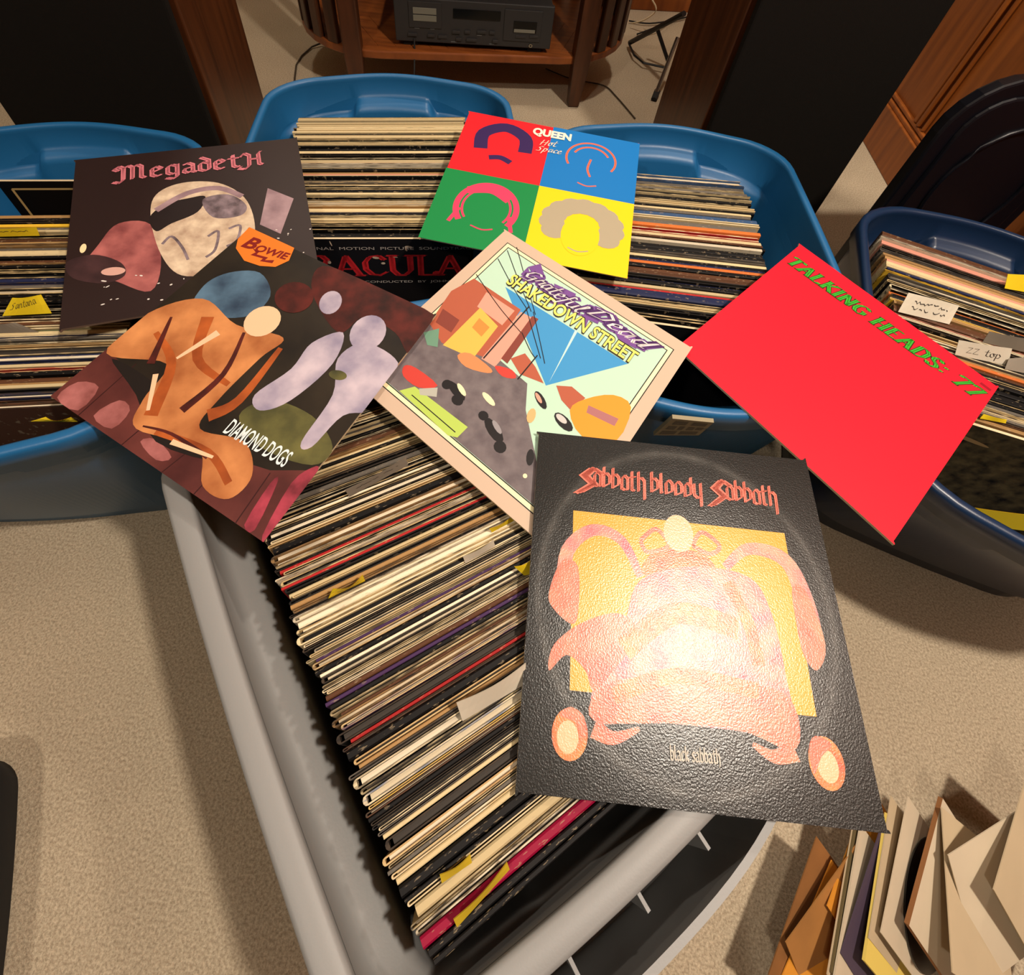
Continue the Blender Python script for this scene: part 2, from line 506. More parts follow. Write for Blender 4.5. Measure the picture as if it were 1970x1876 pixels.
tote_m, fm, _ = tote('blue plastic tote in front of the cabinet, middle of the three blue ones', (-23.9, 74.6), (0.98, 0.18), (-0.187, 0.982), 23, 27.5, 35.6, M['blue'], ledge_end=3.0, taper=(3.0, 5.0, 2.4))
tote_l, fl, _ = tote('blue plastic tote at the left edge under two album covers', (-69.0, 47.0), (0.98, 0.2), (-0.28, 0.96), 22.6, 28.2, 34.8, M['blue'], taper=(1.8, 3.6, 1.6), ledge_end=1.8)
tote_r, fr, ring_r = tote('blue plastic tote in front of right speaker with a paper label', (26.9, 67.8), (0.9975, 0.07), (-0.03, 1.0), 22.9, 28.8, 35.0, M['blue'], taper=(3.0, 5.0, 2.2))
tote_n, fn, _ = tote('dark navy plastic tote at the right edge full of records', (75.6, 52.2), (0.955, -0.297), (0.24, 0.97), 22.5, 28.6, 33.6, M['navy'], r=9.5, taper=(1.3, 8.6, 1.3), bulge=3.0)
tote_g, fg, ring_g = tote('large grey plastic tote in the foreground packed with records', (-2.28, 15.74), (0.81, 0.587), (-0.646, 0.763), 22, 27.5, 32.8, M['grey'], r=5.5, bulge=0.5, ledge_end=0.2, ledge_side=(2.5, 0.2), rim_w=2.4, taper=(2.2, 0.7, 1.0), zl_side=6.2)

# near-end handle of the grey tote: outer lip, ribs and an added low floor that keeps the gap dark
gu, gv, gc = fg
P0 = []; P1 = []; P2 = []
for k in range(25):
    p = -20 + 40 * k / 24
    off = 0.3 + 3.4 * (1 - abs(p / 20.0) ** 3)
    base = gc + gu * p - gv * (27.6 + 0.5 * math.cos(math.pi / 2 * p / 22) ** 2)
    P0.append(base + gv * 0.6); P1.append(base - gv * off); P2.append(base - gv * (off + 0.6))
b = MB()
b.loft([[q + ez * 16.0 for q in P1], [q + ez * 30.2 for q in P1], [q + ez * 30.6 for q in P1], [q + ez * 30.6 for q in P2], [q + ez * 24.0 for q in P2], [q + ez * 16.0 for q in P2], [q + ez * 16.0 for q in P1]], closed=False)
b.build('handle_lip', M['grey'], tote_g, smooth=False)
b = MB()
b.loft([[q + ez * 16.0 for q in P0], [q + ez * 16.2 for q in P1], [q + ez * 15.8 for q in P1], [q + ez * 15.6 for q in P0]], closed=False)
b.build('added_gap_floor', M['grey'], tote_g)
for k in (4, 8, 12, 16, 20):
    b = MB(); d = (P1[k] - P0[k]); d.normalize()
    b.box(P0[k] + d * 1.3 + ez * 25.0, (1.9, 0.3, 10.0), (d, d.cross(ez), ez)); b.build('rib', M['grey'], tote_g)

# paper label on the near wall of the right blue tote
M['label'] = mat('label_paper', (150, 140, 112), rough=0.7)
M['label_ink'] = mat('label_ink', (98, 92, 78), rough=0.7)


def on_wall(px, frm, hl, zr, taper, skirt=3.6):
    """point of the near end wall of a tote that the pixel shows"""
    u, v, c = frm
    n = Vector((-v.x, -v.y, 0)).normalized()
    top = c - v * (hl - 1.2 + 3.3); bot = c - v * (hl - taper + 1.0)
    up = (top - bot + ez * (zr - skirt - 5)).normalized()
    nn = u.cross(up).normalized()
    a = at(px[0], px[1], 0); o = Vector((0, 0, CAMH)); d = a - o
    p0 = top + ez * (zr - skirt)
    return o + d * ((p0 - o).dot(nn) / d.dot(nn)), nn


stq = [on_wall(q, fr, 28.8, 35.0, 5.0) for q in ((1256, 819), (1342, 819), (1371, 793), (1292, 785))]
nn = stq[0][1]
if nn.y > 0:
    nn = -nn
q = [p + nn * 1.3 for p, _ in stq]
b = MB(); b.slab(q, nn, 0.5); sticker = b.build('paper_label', M['label'], tote_r)
b = MB()


def bil(q, s, t):
    return (q[0] * (1 - s) + q[1] * s) * (1 - t) + (q[3] * (1 - s) + q[2] * s) * t


for (s0, t0, s1, t1) in ((.08, .08, .42, .3), (.5, .08, .9, .3), (.1, .4, .3, .6), (.36, .4, .48, .62), (.56, .4, .72, .6), (.76, .42, .92, .6), (.12, .7, .44, .9), (.56, .7, .9, .9)):
    b.add([bil(q, *w) + nn * 0.03 for w in ((s0, t0), (s1, t0), (s1, t1), (s0, t1))], [(0, 1, 2, 3)])
b.build('printed_blocks', M['label_ink'], sticker)

# spare navy lid standing on edge behind the navy tote
ld = empty('tote_lid', (89, 97, 0), 'glossy dark navy tote lid standing upright behind the navy tote', 'lid')
lx = Vector((0.985, 0.172, 0)); ly = Vector((-0.172, 0.985, 0)); lo = Vector((72.6, 94.2, 0))
for (name, inset, d0, d1, m) in (('lid_rim', 0.0, 0.0, 2.6, 'navy_dark'), ('lid_panel', 3.0, -0.6, 0.4, 'navy_dark')):
    c = []
    W, Hh, R_ = 33 - 2 * inset, 54 - 2 * inset, 11 - inset
    for (right, top_, a0) in ((1, 0, -90), (1, 1, 0), (0, 1, 90), (0, 0, 180)):
        rr = R_ if top_ else 3.0
        for k in range(7):
            a = math.radians(a0 + 15 * k)
            c.append((inset + (W - rr if right else rr) + rr * math.cos(a), inset + (Hh - rr if top_ else rr) + rr * math.sin(a)))
    b = MB()
    b.loft([[lo + lx * p[0] + ly * d0 + ez * p[1] for p in c], [lo + lx * p[0] + ly * d1 + ez * p[1] for p in c]], cap=True)
    b.build(name, M[m], ld, bevel=0.5)
b = MB(); pts = []
for k in range(33):
    a = 2 * math.pi * k / 32
    pts.append(lo + lx * (16.5 + 9.5 * math.cos(a)) - ly * 0.7 + ez * (31 + 14 * math.sin(a)))
b.tube(pts, 0.5, 6, cap=False); b.build('embossed_ring', M['navy_dark'], ld, smooth=True)

# dark rounded cushion at the left edge
b = MB()
k0 = at(31, 1500, 2); k1 = at(0, 1812, 2); k0.z = k1.z = 0; kd = (k1 - k0).normalized(); kn = Vector((kd.y, -kd.x, 0))
rings = []
for (ins, z) in ((1.5, 0.0), (0.2, 1.5), (0, 5), (0.4, 9), (1.6, 11.5), (4, 12.6)):
    L_ = []
    for (p, q_, e, sd) in rr_loop(9 - ins, 15 - ins, 4, 0.5):
        L_.append(k0 + kn * (9 + p) + kd * (11.5 + q_) + ez * z)
    rings.append(L_)
b.loft(rings, cap=True)
tag(b.build('floor_cushion', M['black_cloth'], org=(-58, -20, 0), smooth=True), 'black rounded cushion corner on carpet at the left edge', 'cushion')


# ------------------------------------------------------------------ records packed in the totes
def sleeve_material(name, kind):
    m = bpy.data.materials.new(name)
    m.use_nodes = True
    nt = m.node_tree
    b = nt.nodes['Principled BSDF']
    b.inputs['Roughness'].default_value = 0.6
    b.inputs['Specular IOR Level'].default_value = 0.2
    oi = nt.nodes.new('ShaderNodeObjectInfo')
    tc = nt.nodes.new('ShaderNodeTexCoord')
    mp = nt.nodes.new('ShaderNodeMapping')
    nt.links.new(tc.outputs['Object'], mp.inputs[0])
    cb = nt.nodes.new('ShaderNodeCombineXYZ')
    mu = nt.nodes.new('ShaderNodeMath'); mu.operation = 'MULTIPLY'; mu.inputs[1].default_value = 37.0
    nt.links.new(oi.outputs['Random'], mu.inputs[0])
    nt.links.new(mu.outputs[0], cb.inputs[0])
    nt.links.new(cb.outputs[0], mp.inputs['Location'])
    n = nt.nodes.new('ShaderNodeTexNoise')
    n.inputs['Detail'].default_value = 4
    nt.links.new(mp.outputs[0], n.inputs['Vector'])
    r = nt.nodes.new('ShaderNodeValToRGB')
    mx = nt.nodes.new('ShaderNodeMix'); mx.data_type = 'RGBA'
    if kind == 'cover':
        mp.inputs['Scale'].default_value = (60, 260, 40)
        n.inputs['Scale'].default_value = 2.2
        r.color_ramp.elements[0].position = 0.62; r.color_ramp.elements[0].color = (0, 0, 0, 1)
        r.color_ramp.elements[1].position = 0.66; r.color_ramp.elements[1].color = (0.4, 0.4, 0.4, 1)
        nt.links.new(oi.outputs['Color'], mx.inputs[6])
        mx.inputs[7].default_value = (*lin((176, 156, 124)), 1)
    elif kind == 'edge':
        mp.inputs['Scale'].default_value = (30, 200, 200)
        n.inputs['Scale'].default_value = 1.5
        r.color_ramp.elements[0].position = 0.4; r.color_ramp.elements[0].color = (0, 0, 0, 1)
        r.color_ramp.elements[1].position = 0.62; r.color_ramp.elements[1].color = (0.8, 0.8, 0.8, 1)
        r2 = nt.nodes.new('ShaderNodeValToRGB')
        for k, (pos, c) in enumerate(((0.0, (196, 170, 122)), (0.3, (66, 54, 42)), (0.55, (222, 204, 166)), (0.75, (34, 29, 26)))):
            e = r2.color_ramp.elements[k] if k < 2 else r2.color_ramp.elements.new(pos)
            e.position = pos; e.color = (*lin(c), 1)
        r2.color_ramp.interpolation = 'CONSTANT'
        nt.links.new(oi.outputs['Random'], r2.inputs[0])
        nt.links.new(r2.outputs[0], mx.inputs[6])
        nt.links.new(oi.outputs['Color'], mx.inputs[7])
    else:
        r2 = nt.nodes.new('ShaderNodeValToRGB')
        for k, (pos, c) in enumerate(((0.0, (18, 16, 15)), (0.45, (208, 192, 160)), (0.62, (60, 54, 48)), (0.8, (226, 212, 184)))):
            e = r2.color_ramp.elements[k] if k < 2 else r2.color_ramp.elements.new(pos)
            e.position = pos; e.color = (*lin(c), 1)
        r2.color_ramp.interpolation = 'CONSTANT'
        m2 = nt.nodes.new('ShaderNodeMath'); m2.operation = 'MULTIPLY_ADD'; m2.inputs[1].default_value = 7.3; m2.inputs[2].default_value = 0.1
        m3 = nt.nodes.new('ShaderNodeMath'); m3.operation = 'FRACT'
        nt.links.new(oi.outputs['Random'], m2.inputs[0]); nt.links.new(m2.outputs[0], m3.inputs[0]); nt.links.new(m3.outputs[0], r2.inputs[0])
        nt.links.new(r2.outputs[0], mx.inputs[6])
        mx.inputs[7].default_value = (*lin((60, 54, 48)), 1)
        r.color_ramp.elements[0].position = 0.55; r.color_ramp.elements[0].color = (0, 0, 0, 1)
        r.color_ramp.elements[1].position = 0.7; r.color_ramp.elements[1].color = (1, 1, 1, 1)
    nt.links.new(n.outputs[0], r.inputs[0])
    nt.links.new(r.outputs[0], mx.inputs[0])
    nt.links.new(mx.outputs[2], b.inputs['Base Color'])
    return m


SM = [sleeve_material('sleeve_cover', 'cover'), sleeve_material('sleeve_edge', 'edge'), sleeve_material('sleeve_inner', 'inner')]
RL = 31.4


def record_mesh(kind, T):
    """sleeve standing on its bottom edge; x along the top edge, y through the thickness, origin at the middle of the bottom"""
    b = MB()
    h = RL / 2
    if kind == 'open':
        p = min(0.13, T * 0.3)
        for s in (-1, 1):
            y = s * (T / 2 - p / 2)
            b.box((0, y, RL / 2), (RL, p, RL), mi=0)
            b.add([(-h, y - p / 2, RL + .004), (h, y - p / 2, RL + .004), (h, y + p / 2, RL + .004), (-h, y + p / 2, RL + .004)], [(0, 1, 2, 3)], 1)
        # folded end: rounded card loop
        arc = [(-h - 0.42 * T * math.sin(t), T / 2 * math.cos(t)) for t in [math.pi * k / 5 for k in range(6)]]
        arc2 = [(-h - 0.0, q[1] * (1 - 2 * p / T)) for q in arc]
        b.loft([[Vector((q[0], q[1], z)) for q in arc] + [Vector((q[0], q[1], z)) for q in arc2[::-1]] for z in (0, RL)], cap=True, mi=1)
        b.box((0.1, 0, RL / 2 - 0.15), (RL - 0.4, max(0.05, T - 2 * p - 0.04), RL - 0.5), mi=2)
    elif kind == 'spine':
        w = T / 2
        prof = [(-w, 0), (-w, RL - w * 0.5), (-w * 0.6, RL - 0.04), (w * 0.6, RL - 0.04), (w, RL - w * 0.5), (w, 0)]
        b.loft([[Vector((x, y, z)) for (y, z) in prof] for x in (-h, h)], cap=False, mi=0)
        for x, sgn in ((-h, 1), (h, -1)):
            vs = [Vector((x, y, z)) for (y, z) in prof]
            b.add(vs, [tuple(range(6))[::sgn]], 1)
    return b.mesh('record_' + kind, SM, smooth=False)


VAR = {k: {T: record_mesh(k, T) for T in (0.26, 0.34, 0.44, 0.58, 0.8)} for k in ('open', 'spine')}
PAL = {  # colour word -> sRGB
    'black': (14, 12, 12), 'cream': (206, 186, 142), 'tan': (160, 124, 78), 'white': (220, 208, 182), 'brown': (86, 54, 34),
    'grey': (96, 90, 82), 'blue': (58, 84, 120), 'red': (168, 34, 34), 'yellow': (222, 178, 52), 'purple': (70, 44, 84),
    'green': (52, 92, 62), 'pink': (206, 140, 120), 'navy': (32, 38, 72), 'orange': (198, 106, 48), 'crimson': (140, 8, 50)}
rng = random.Random(11)


def ordinal(n):
    ones = ['', 'first', 'second', 'third', 'fourth', 'fifth', 'sixth', 'seventh', 'eighth', 'ninth', 'tenth', 'eleventh', 'twelfth', 'thirteenth', 'fourteenth', 'fifteenth', 'sixteenth', 'seventeenth', 'eighteenth', 'nineteenth']
    if n < 20:
        return ones[n]
    tens = {2: ('twenty', 'twentieth'), 3: ('thirty', 'thirtieth'), 4: ('forty', 'fortieth'), 5: ('fifty', 'fiftieth'), 6: ('sixty', 'sixtieth')}[n // 10]
    return tens[1] if n % 10 == 0 else tens[0] + '-' + ones[n % 10]


def pick_colour(weights):
    ks = list(weights)
    return rng.choices(ks, [weights[k] for k in ks])[0]


def pack(bin_name, group, n, anchor0, anchor1, ang0, ang1, side, weights, open_share, fixed=None, lean=0.0, top=32.5, thick=None, far=None):
    """records from anchor0 (near) to anchor1 (far); anchors are the top end points on the given side ('left', 'right' or 'mid')"""
    a0, a1 = Vector((*anchor0, 0)), Vector((*anchor1, 0))
    ths = [rng.choice((0.26, 0.26, 0.34, 0.34, 0.44, 0.44, 0.58, 0.8)) for _ in range(n)]
    for i_, t_ in (thick or {}).items():
        ths[i_] = t_
    nrm = Vector((-math.sin(math.radians((ang0 + ang1) / 2)), math.cos(math.radians((ang0 + ang1) / 2)), 0))
    span = abs((a1 - a0).dot(nrm))
    k = span / sum(ths)
    pos = 0.0
    cnt = {}
    for i in range(n):
        T = ths[i] * k
        f = (pos + T / 2) / span
        pos += T
        ang = math.radians(ang0 + (ang1 - ang0) * f)
        u = Vector((math.cos(ang), math.sin(ang), 0))
        p = a0.lerp(a1, f)
        jit = max(-0.45, min(0.45, rng.gauss(0, 0.28)))
        p = p + u * ({'left': RL / 2, 'right': -RL / 2, 'mid': 0}[side] + jit)
        cname = pick_colour(far if far and rng.random() < (f - 0.3) * 2.2 else weights)
        kind = 'open' if rng.random() < open_share else 'spine'
        if fixed and i in fixed:
            cname, kind = fixed[i]
        me = VAR[kind][ths[i]]
        o = bpy.data.objects.new('record_sleeve', me)
        dz = rng.uniform(-0.35, 0.25)
        z = top - RL + dz
        nr = Vector((-u.y, u.x, 0)) * (RL * math.sin(lean))
        z += RL * (1 - math.cos(lean))
        o.location = ((p.x + nr.x) * S, (p.y + nr.y) * S, z * S)
        o.rotation_euler = (lean, 0, ang + math.radians(rng.uniform(-0.03, 0.03)))
        o.scale = (1 - rng.uniform(0, 0.012), k * 0.84, 1)
        c = lin(PAL[cname])
        j = 1 + rng.uniform(-0.22, 0.22)
        o.color = (*[min(1, q * j) for q in c], 1)
        cnt[cname] = cnt.get(cname, 0) + 1
        tag(o, '%s %s record sleeve from the front of the %s' % (ordinal(cnt[cname]), cname, bin_name), 'record', group)
        col.objects.link(o)


WG = {'black': 46, 'cream': 20, 'tan': 12, 'white': 7, 'brown': 10, 'grey': 6, 'purple': 2, 'red': 2, 'navy': 2}
pack('large grey tote', 'records packed in the grey tote', 104, (0.3, -11.0), (-29.4, 25.2), 36.3, 29.0, 'left', WG, 0.72,
     fixed={0: ('black', 'spine'), 1: ('black', 'spine'), 2: ('crimson', 'spine'), 3: ('white', 'open'), 4: ('cream', 'open'), 22: ('yellow', 'open'), 23: ('blue', 'open'), 24: ('cream', 'open'), 31: ('red', 'spine'), 47: ('purple', 'spine'), 64: ('red', 'spine')}, thick={0: 0.44, 1: 0.58, 2: 0.8, 3: 0.44, 4: 0.34})
WM = {'black': 26, 'cream': 38, 'white': 10, 'tan': 8, 'grey': 6, 'yellow': 2, 'navy': 4, 'blue': 3, 'pink': 3, 'red': 2}
pack('middle blue tote', 'records packed in the middle blue tote', 54, (-38.3, 58.2), (-44.4, 90.4), 10.5, 13.5, 'left', {'black': 46, 'cream': 22, 'white': 10, 'tan': 4, 'grey': 4, 'navy': 5, 'blue': 2, 'red': 3}, 0.45, far={'cream': 52, 'white': 14, 'black': 12, 'tan': 8, 'pink': 4, 'yellow': 3, 'grey': 3})
WL = {'black': 28, 'cream': 20, 'tan': 14, 'navy': 9, 'grey': 12, 'red': 4, 'green': 3, 'brown': 7, 'yellow': 3, 'white': 4}
pack('left blue tote', 'records packed in the left blue tote', 52, (-61.1, 24.9), (-69.9, 57.2), 11.7, 11.7, 'mid', WL, 0.4, lean=0.085)
WR = {'black': 22, 'cream': 24, 'white': 18, 'blue': 8, 'red': 5, 'grey': 10, 'orange': 4, 'tan': 6, 'brown': 4}
pack('right blue tote', 'records packed in the right blue tote', 44, (40.4, 51.5), (40.2, 87.8), -0.5, 4.5, 'right', {'black': 44, 'cream': 14, 'grey': 8, 'orange': 3, 'red': 3, 'tan': 5, 'brown': 6, 'navy': 3}, 0.35, far=WR)
WN = {'black': 24, 'cream': 22, 'tan': 14, 'grey': 10, 'yellow': 3, 'pink': 5, 'navy': 6, 'orange': 4, 'brown': 7, 'white': 5}
pack('navy tote', 'records packed in the navy tote', 46, (55.0, 43.3), (62.8, 78.4), -13.5, -20.5, 'left', WN, 0.45)


# ------------------------------------------------------------------ lettering: broad-nib pen strokes and the built-in font
BLACKLETTER = {
    'e': (.66, [[(.52, .14), (.3, 0), (.1, .15), (.1, .8), (.32, 1), (.54, .76), (.14, .46)]]),
    'g': (.7, [[(.52, .85), (.3, 1), (.1, .8), (.1, .2), (.3, .02), (.52, .22)], [(.54, 1.0), (.54, -.2), (.35, -.42), (.05, -.3)]]),
    'a': (.7, [[(.08, .84), (.3, 1), (.52, .8), (.52, .1), (.66, .02)], [(.52, .58), (.14, .42), (.1, .14), (.27, 0), (.5, .2)]]),
    'd': (.68, [[(.16, 1.42), (.54, 1.08), (.54, .16), (.32, 0), (.1, .15), (.1, .72), (.3, .92), (.54, .74)]]),
    't': (.56, [[(.26, 1.3), (.26, .16), (.42, 0), (.56, .12)], [(.04, .96), (.52, .96)]]),
    'M': (1.42, [[(-.12, -.12), (.12, -.26), (.3, 0), (.3, 1.18), (.1, 1.4), (-.12, 1.14), (.08, .96)], [(.3, 1.16), (.52, 1.4), (.7, 1.18), (.7, .04)], [(.7, 1.16), (.92, 1.4), (1.1, 1.18), (1.1, .16), (1.26, .02)]]),
    'H': (1.2, [[(.02, 1.02), (.22, 1.36), (.46, 1.1), (.42, .0), (.2, -.3), (-.1, -.2), (0, -.02)], [(.42, .68), (.92, .68)], [(1.04, 1.4), (.92, 1.2), (.92, .12), (1.06, 0)]]),
    'b': (.64, [[(.14, 1.5), (.14, .14), (.34, 0), (.54, .16), (.54, .8), (.36, 1), (.14, .8)]]),
    'h': (.64, [[(.14, 1.5), (.14, .02)], [(.14, .8), (.36, 1), (.54, .8), (.54, .0), (.44, -.3)]]),
    'l': (.4, [[(.16, 1.5), (.16, .12), (.32, 0)]]),
    'o': (.64, [[(.12, .15), (.12, .8), (.33, 1), (.54, .82), (.54, .2), (.33, 0), (.12, .15)]]),
    'y': (.66, [[(.12, 1), (.12, .2), (.33, 0), (.54, .2)], [(.54, 1), (.54, -.3), (.4, -.62)]]),
    'c': (.58, [[(.52, .84), (.33, 1), (.12, .8), (.12, .15), (.33, 0), (.52, .14)]]),
    'k': (.62, [[(.14, 1.5), (.14, 0)], [(.14, .52), (.44, 1), (.54, .84), (.22, .5), (.58, 0)]]),
    's': (.58, [[(.52, .85), (.33, 1), (.12, .78), (.5, .3), (.48, .15), (.28, 0), (.06, .16)]]),
    'S': (.9, [[(.98, 1.3), (.62, 1.62), (.2, 1.0), (.6, .5), (.0, -.28)], [(.62, 1.5), (.36, 1.0), (.72, .5), (.12, -.2)]]),
    'i': (.42, [[(.15, 1), (.15, .12), (.3, 0)]])}
SPIKY = {
    'a': (.52, [[(.1, .02), (.1, .78), (.27, 1.02), (.44, .8), (.44, .0)], [(.1, .08), (.28, -.04)]]),
    'b': (.52, [[(.1, 1.42), (.1, .0), (.44, .3)], [(.1, .78), (.27, 1.02), (.44, .8), (.44, .3)]]),
    't': (.42, [[(.16, 1.36), (.16, .06), (.3, .0)], [(.0, .9), (.36, 1.02)]]),
    'h': (.56, [[(.12, 1.4), (.12, .02)], [(.12, .8), (.3, 1.02), (.46, .8), (.46, -.5)]]),
    'l': (.28, [[(.1, 1.42), (.1, .0), (.2, .1)]]),
    'o': (.52, [[(.1, .02), (.1, .78), (.27, 1.02), (.44, .8), (.44, .25), (.1, .02)]]),
    'd': (.52, [[(.44, 1.42), (.44, .25), (.1, .02), (.1, .78), (.27, 1.02), (.44, .8)]]),
    'y': (.56, [[(.1, 1.0), (.1, .22), (.28, .02), (.44, .22)], [(.46, 1.1), (.46, -.5)]]),
    'S': BLACKLETTER['S']}
ROMAN = {
    'T': (.74, [[(.36, 0), (.36, 1)], [(.02, 1), (.7, 1)], [(.02, 1), (.0, .86)], [(.7, 1), (.72, .86)]]), 'A': (.78, [[(.04, 0), (.36, 1), (.72, 0)], [(.15, .34), (.58, .34)]]),
    'L': (.64, [[(.14, 1), (.14, 0), (.58, 0), (.62, .18)]]), 'K': (.76, [[(.14, 0), (.14, 1)], [(.66, 1), (.16, .44)], [(.28, .56), (.72, 0)]]),
    'I': (.3, [[(.14, 0), (.14, 1)]]), 'N': (.82, [[(.12, 0), (.12, 1), (.68, 0), (.68, 1)]]),
    'G': (.8, [[(.7, .82), (.5, 1), (.25, .95), (.08, .68), (.08, .32), (.25, .05), (.5, 0), (.7, .12), (.7, .42), (.5, .42)]]),
    'H': (.84, [[(.14, 0), (.14, 1)], [(.7, 0), (.7, 1)], [(.14, .5), (.7, .5)]]), 'E': (.66, [[(.58, .98), (.14, 1), (.14, 0), (.6, .02)], [(.14, .52), (.46, .52)]]),
    'D': (.8, [[(.14, 0), (.14, 1), (.45, 1), (.7, .75), (.7, .25), (.45, 0), (.14, 0)]]), 'S': (.66, [[(.56, .82), (.44, 1), (.2, 1), (.08, .8), (.15, .6), (.5, .4), (.6, .2), (.45, 0), (.17, 0), (.05, .2)]]),
    ':': (.34, [[(.14, .1), (.16, .2)], [(.14, .6), (.16, .7)]]), '7': (.66, [[(.05, .86), (.06, 1), (.6, 1), (.24, 0)]]),
    'R': (.78, [[(.14, 0), (.14, 1), (.5, 1), (.62, .8), (.5, .54), (.14, .52)], [(.36, .52), (.74, 0)]]), 'C': (.74, [[(.68, .8), (.5, 1), (.25, .95), (.08, .68), (.08, .32), (.25, .05), (.5, 0), (.7, .16)]]),
    'U': (.8, [[(.12, 1), (.12, .25), (.28, 0), (.5, 0), (.68, .25), (.68, 1)]])}
SCRIPT = {
    'G': (.85, [[(.7, 1.1), (.5, 1.3), (.2, 1.1), (.1, .5), (.3, .1), (.6, .3), (.68, .62), (.5, .6)], [(.68, .62), (.62, -.2), (.2, -.3)]]),
    'r': (.45, [[(0, .3), (.15, .95), (.2, .75), (.4, .8), (.34, .2), (.5, .2)]]), 'a': (.6, [[(.45, .85), (.2, .9), (.08, .4), (.2, .05), (.42, .4), (.48, .9), (.45, .15), (.62, .2)]]),
    't': (.42, [[(.26, 1.4), (.14, .2), (.3, .05), (.45, .2)], [(0, .95), (.45, 1.02)]]), 'e': (.5, [[(.08, .4), (.42, .65), (.3, .95), (.1, .7), (.12, .15), (.32, .05), (.52, .25)]]),
    'f': (.45, [[(.48, 1.3), (.3, 1.45), (.2, .5), (.06, -.45), (-.08, -.3)], [(0, .8), (.4, .85)]]), 'u': (.6, [[(.08, .9), (.06, .2), (.25, .05), (.44, .4), (.5, .9), (.46, .15), (.6, .2)]]),
    'l': (.35, [[(.1, .3), (.36, 1.3), (.24, 1.45), (.12, .3), (.24, .05), (.38, .2)]]), 'D': (.95, [[(.3, 1.3), (.16, .05)], [(0, 1.1), (.5, 1.4), (.85, 1.0), (.7, .3), (.16, .05)]]),
    'd': (.62, [[(.42, .85), (.2, .9), (.08, .4), (.2, .05), (.42, .4), (.62, 1.5), (.46, .15), (.62, .2)]]), 'H': (.85, [[(.2, 1.3), (.05, 0)], [(.7, 1.3), (.55, 0)], [(.0, .6), (.8, .72)]]),
    'o': (.55, [[(.3, .92), (.1, .7), (.1, .2), (.28, .05), (.46, .4), (.3, .92), (.55, .8)]]), 'S': (.75, [[(.65, 1.2), (.4, 1.3), (.2, 1.0), (.45, .6), (.4, .1), (.05, .1)]]),
    'p': (.6, [[(.12, .95), (0, -.5)], [(.08, .6), (.3, .95), (.46, .6), (.3, .08), (.06, .15)]]), 'c': (.48, [[(.42, .8), (.25, .95), (.08, .5), (.2, .05), (.46, .22)]]),
    'n': (.6, [[(.1, .9), (.04, .05)], [(.08, .6), (.3, .95), (.42, .7), (.38, .1), (.58, .2)]]), 'Z': (.7, [[(.1, 1.2), (.6, 1.25), (.05, .05), (.62, .1)]])}


def pen_quads(txt, font, width, angle, shear=0.0, gap=0.0, serif=0.0, thin=0.4):
    """(list of quads in letter units, total advance); each stroke swept by a pen edge"""
    n = Vector((math.cos(math.radians(angle)), math.sin(math.radians(angle)))) * (width / 2)
    x = 0.0
    out = []
    for ch in txt:
        if ch == ' ':
            x += 0.42
            continue
        adv, strokes = font[ch]
        for st_ in strokes:
            segs = [(Vector(st_[i]), Vector(st_[i + 1])) for i in range(len(st_) - 1)]
            if serif:
                for p, o_ in ((st_[0], st_[1]), (st_[-1], st_[-2])):
                    if p[1] in (0, 1) and abs(p[1] - o_[1]) > 0.5:
                        segs.append((Vector((p[0] - serif, p[1])), Vector((p[0] + serif, p[1]))))
            for a, c in segs:
                q = [a - n, a + n, c + n, c - n]
                out.append([(x + p.x + shear * p.y, p.y) for p in q])
                d = c - a
                if d.length > 1e-6:
                    d.normalize()
                    t = Vector((-d.y, d.x)) * (width * thin / 2)
                    e = d * (width * thin / 4)
                    out.append([(x + p.x + shear * p.y, p.y) for p in (a - e - t, a - e + t, c + e + t, c + e - t)])
        x += adv + gap
    return out, x


_TXT = {}


def font_polys(txt, bold=0.0):
    """(vertices, faces, width, cap height) of text in the built-in font"""
    key = (txt, bold)
    if key in _TXT:
        return _TXT[key]
    cu = bpy.data.curves.new('lettering', 'FONT')
    cu.body = txt
    cu.size = 1
    cu.resolution_u = 4
    cu.fill_mode = 'FRONT'
    cu.offset = bold
    o = bpy.data.objects.new('lettering', cu)
    col.objects.link(o)
    dg = bpy.context.evaluated_depsgraph_get()
    dg.update()
    me = o.evaluated_get(dg).to_mesh()
    vs = [(v.co.x, v.co.y) for v in me.vertices]
    fs = [tuple(p.vertices) for p in me.polygons]
    o.evaluated_get(dg).to_mesh_clear()
    bpy.data.objects.remove(o)
    x0 = min(v[0] for v in vs); x1 = max(v[0] for v in vs)
    _TXT[key] = ([(v[0] - x0, v[1]) for v in vs], fs, x1 - x0, 0.70)
    return _TXT[key]


LAY = 0.0015  # thickness (cm) of one printed layer


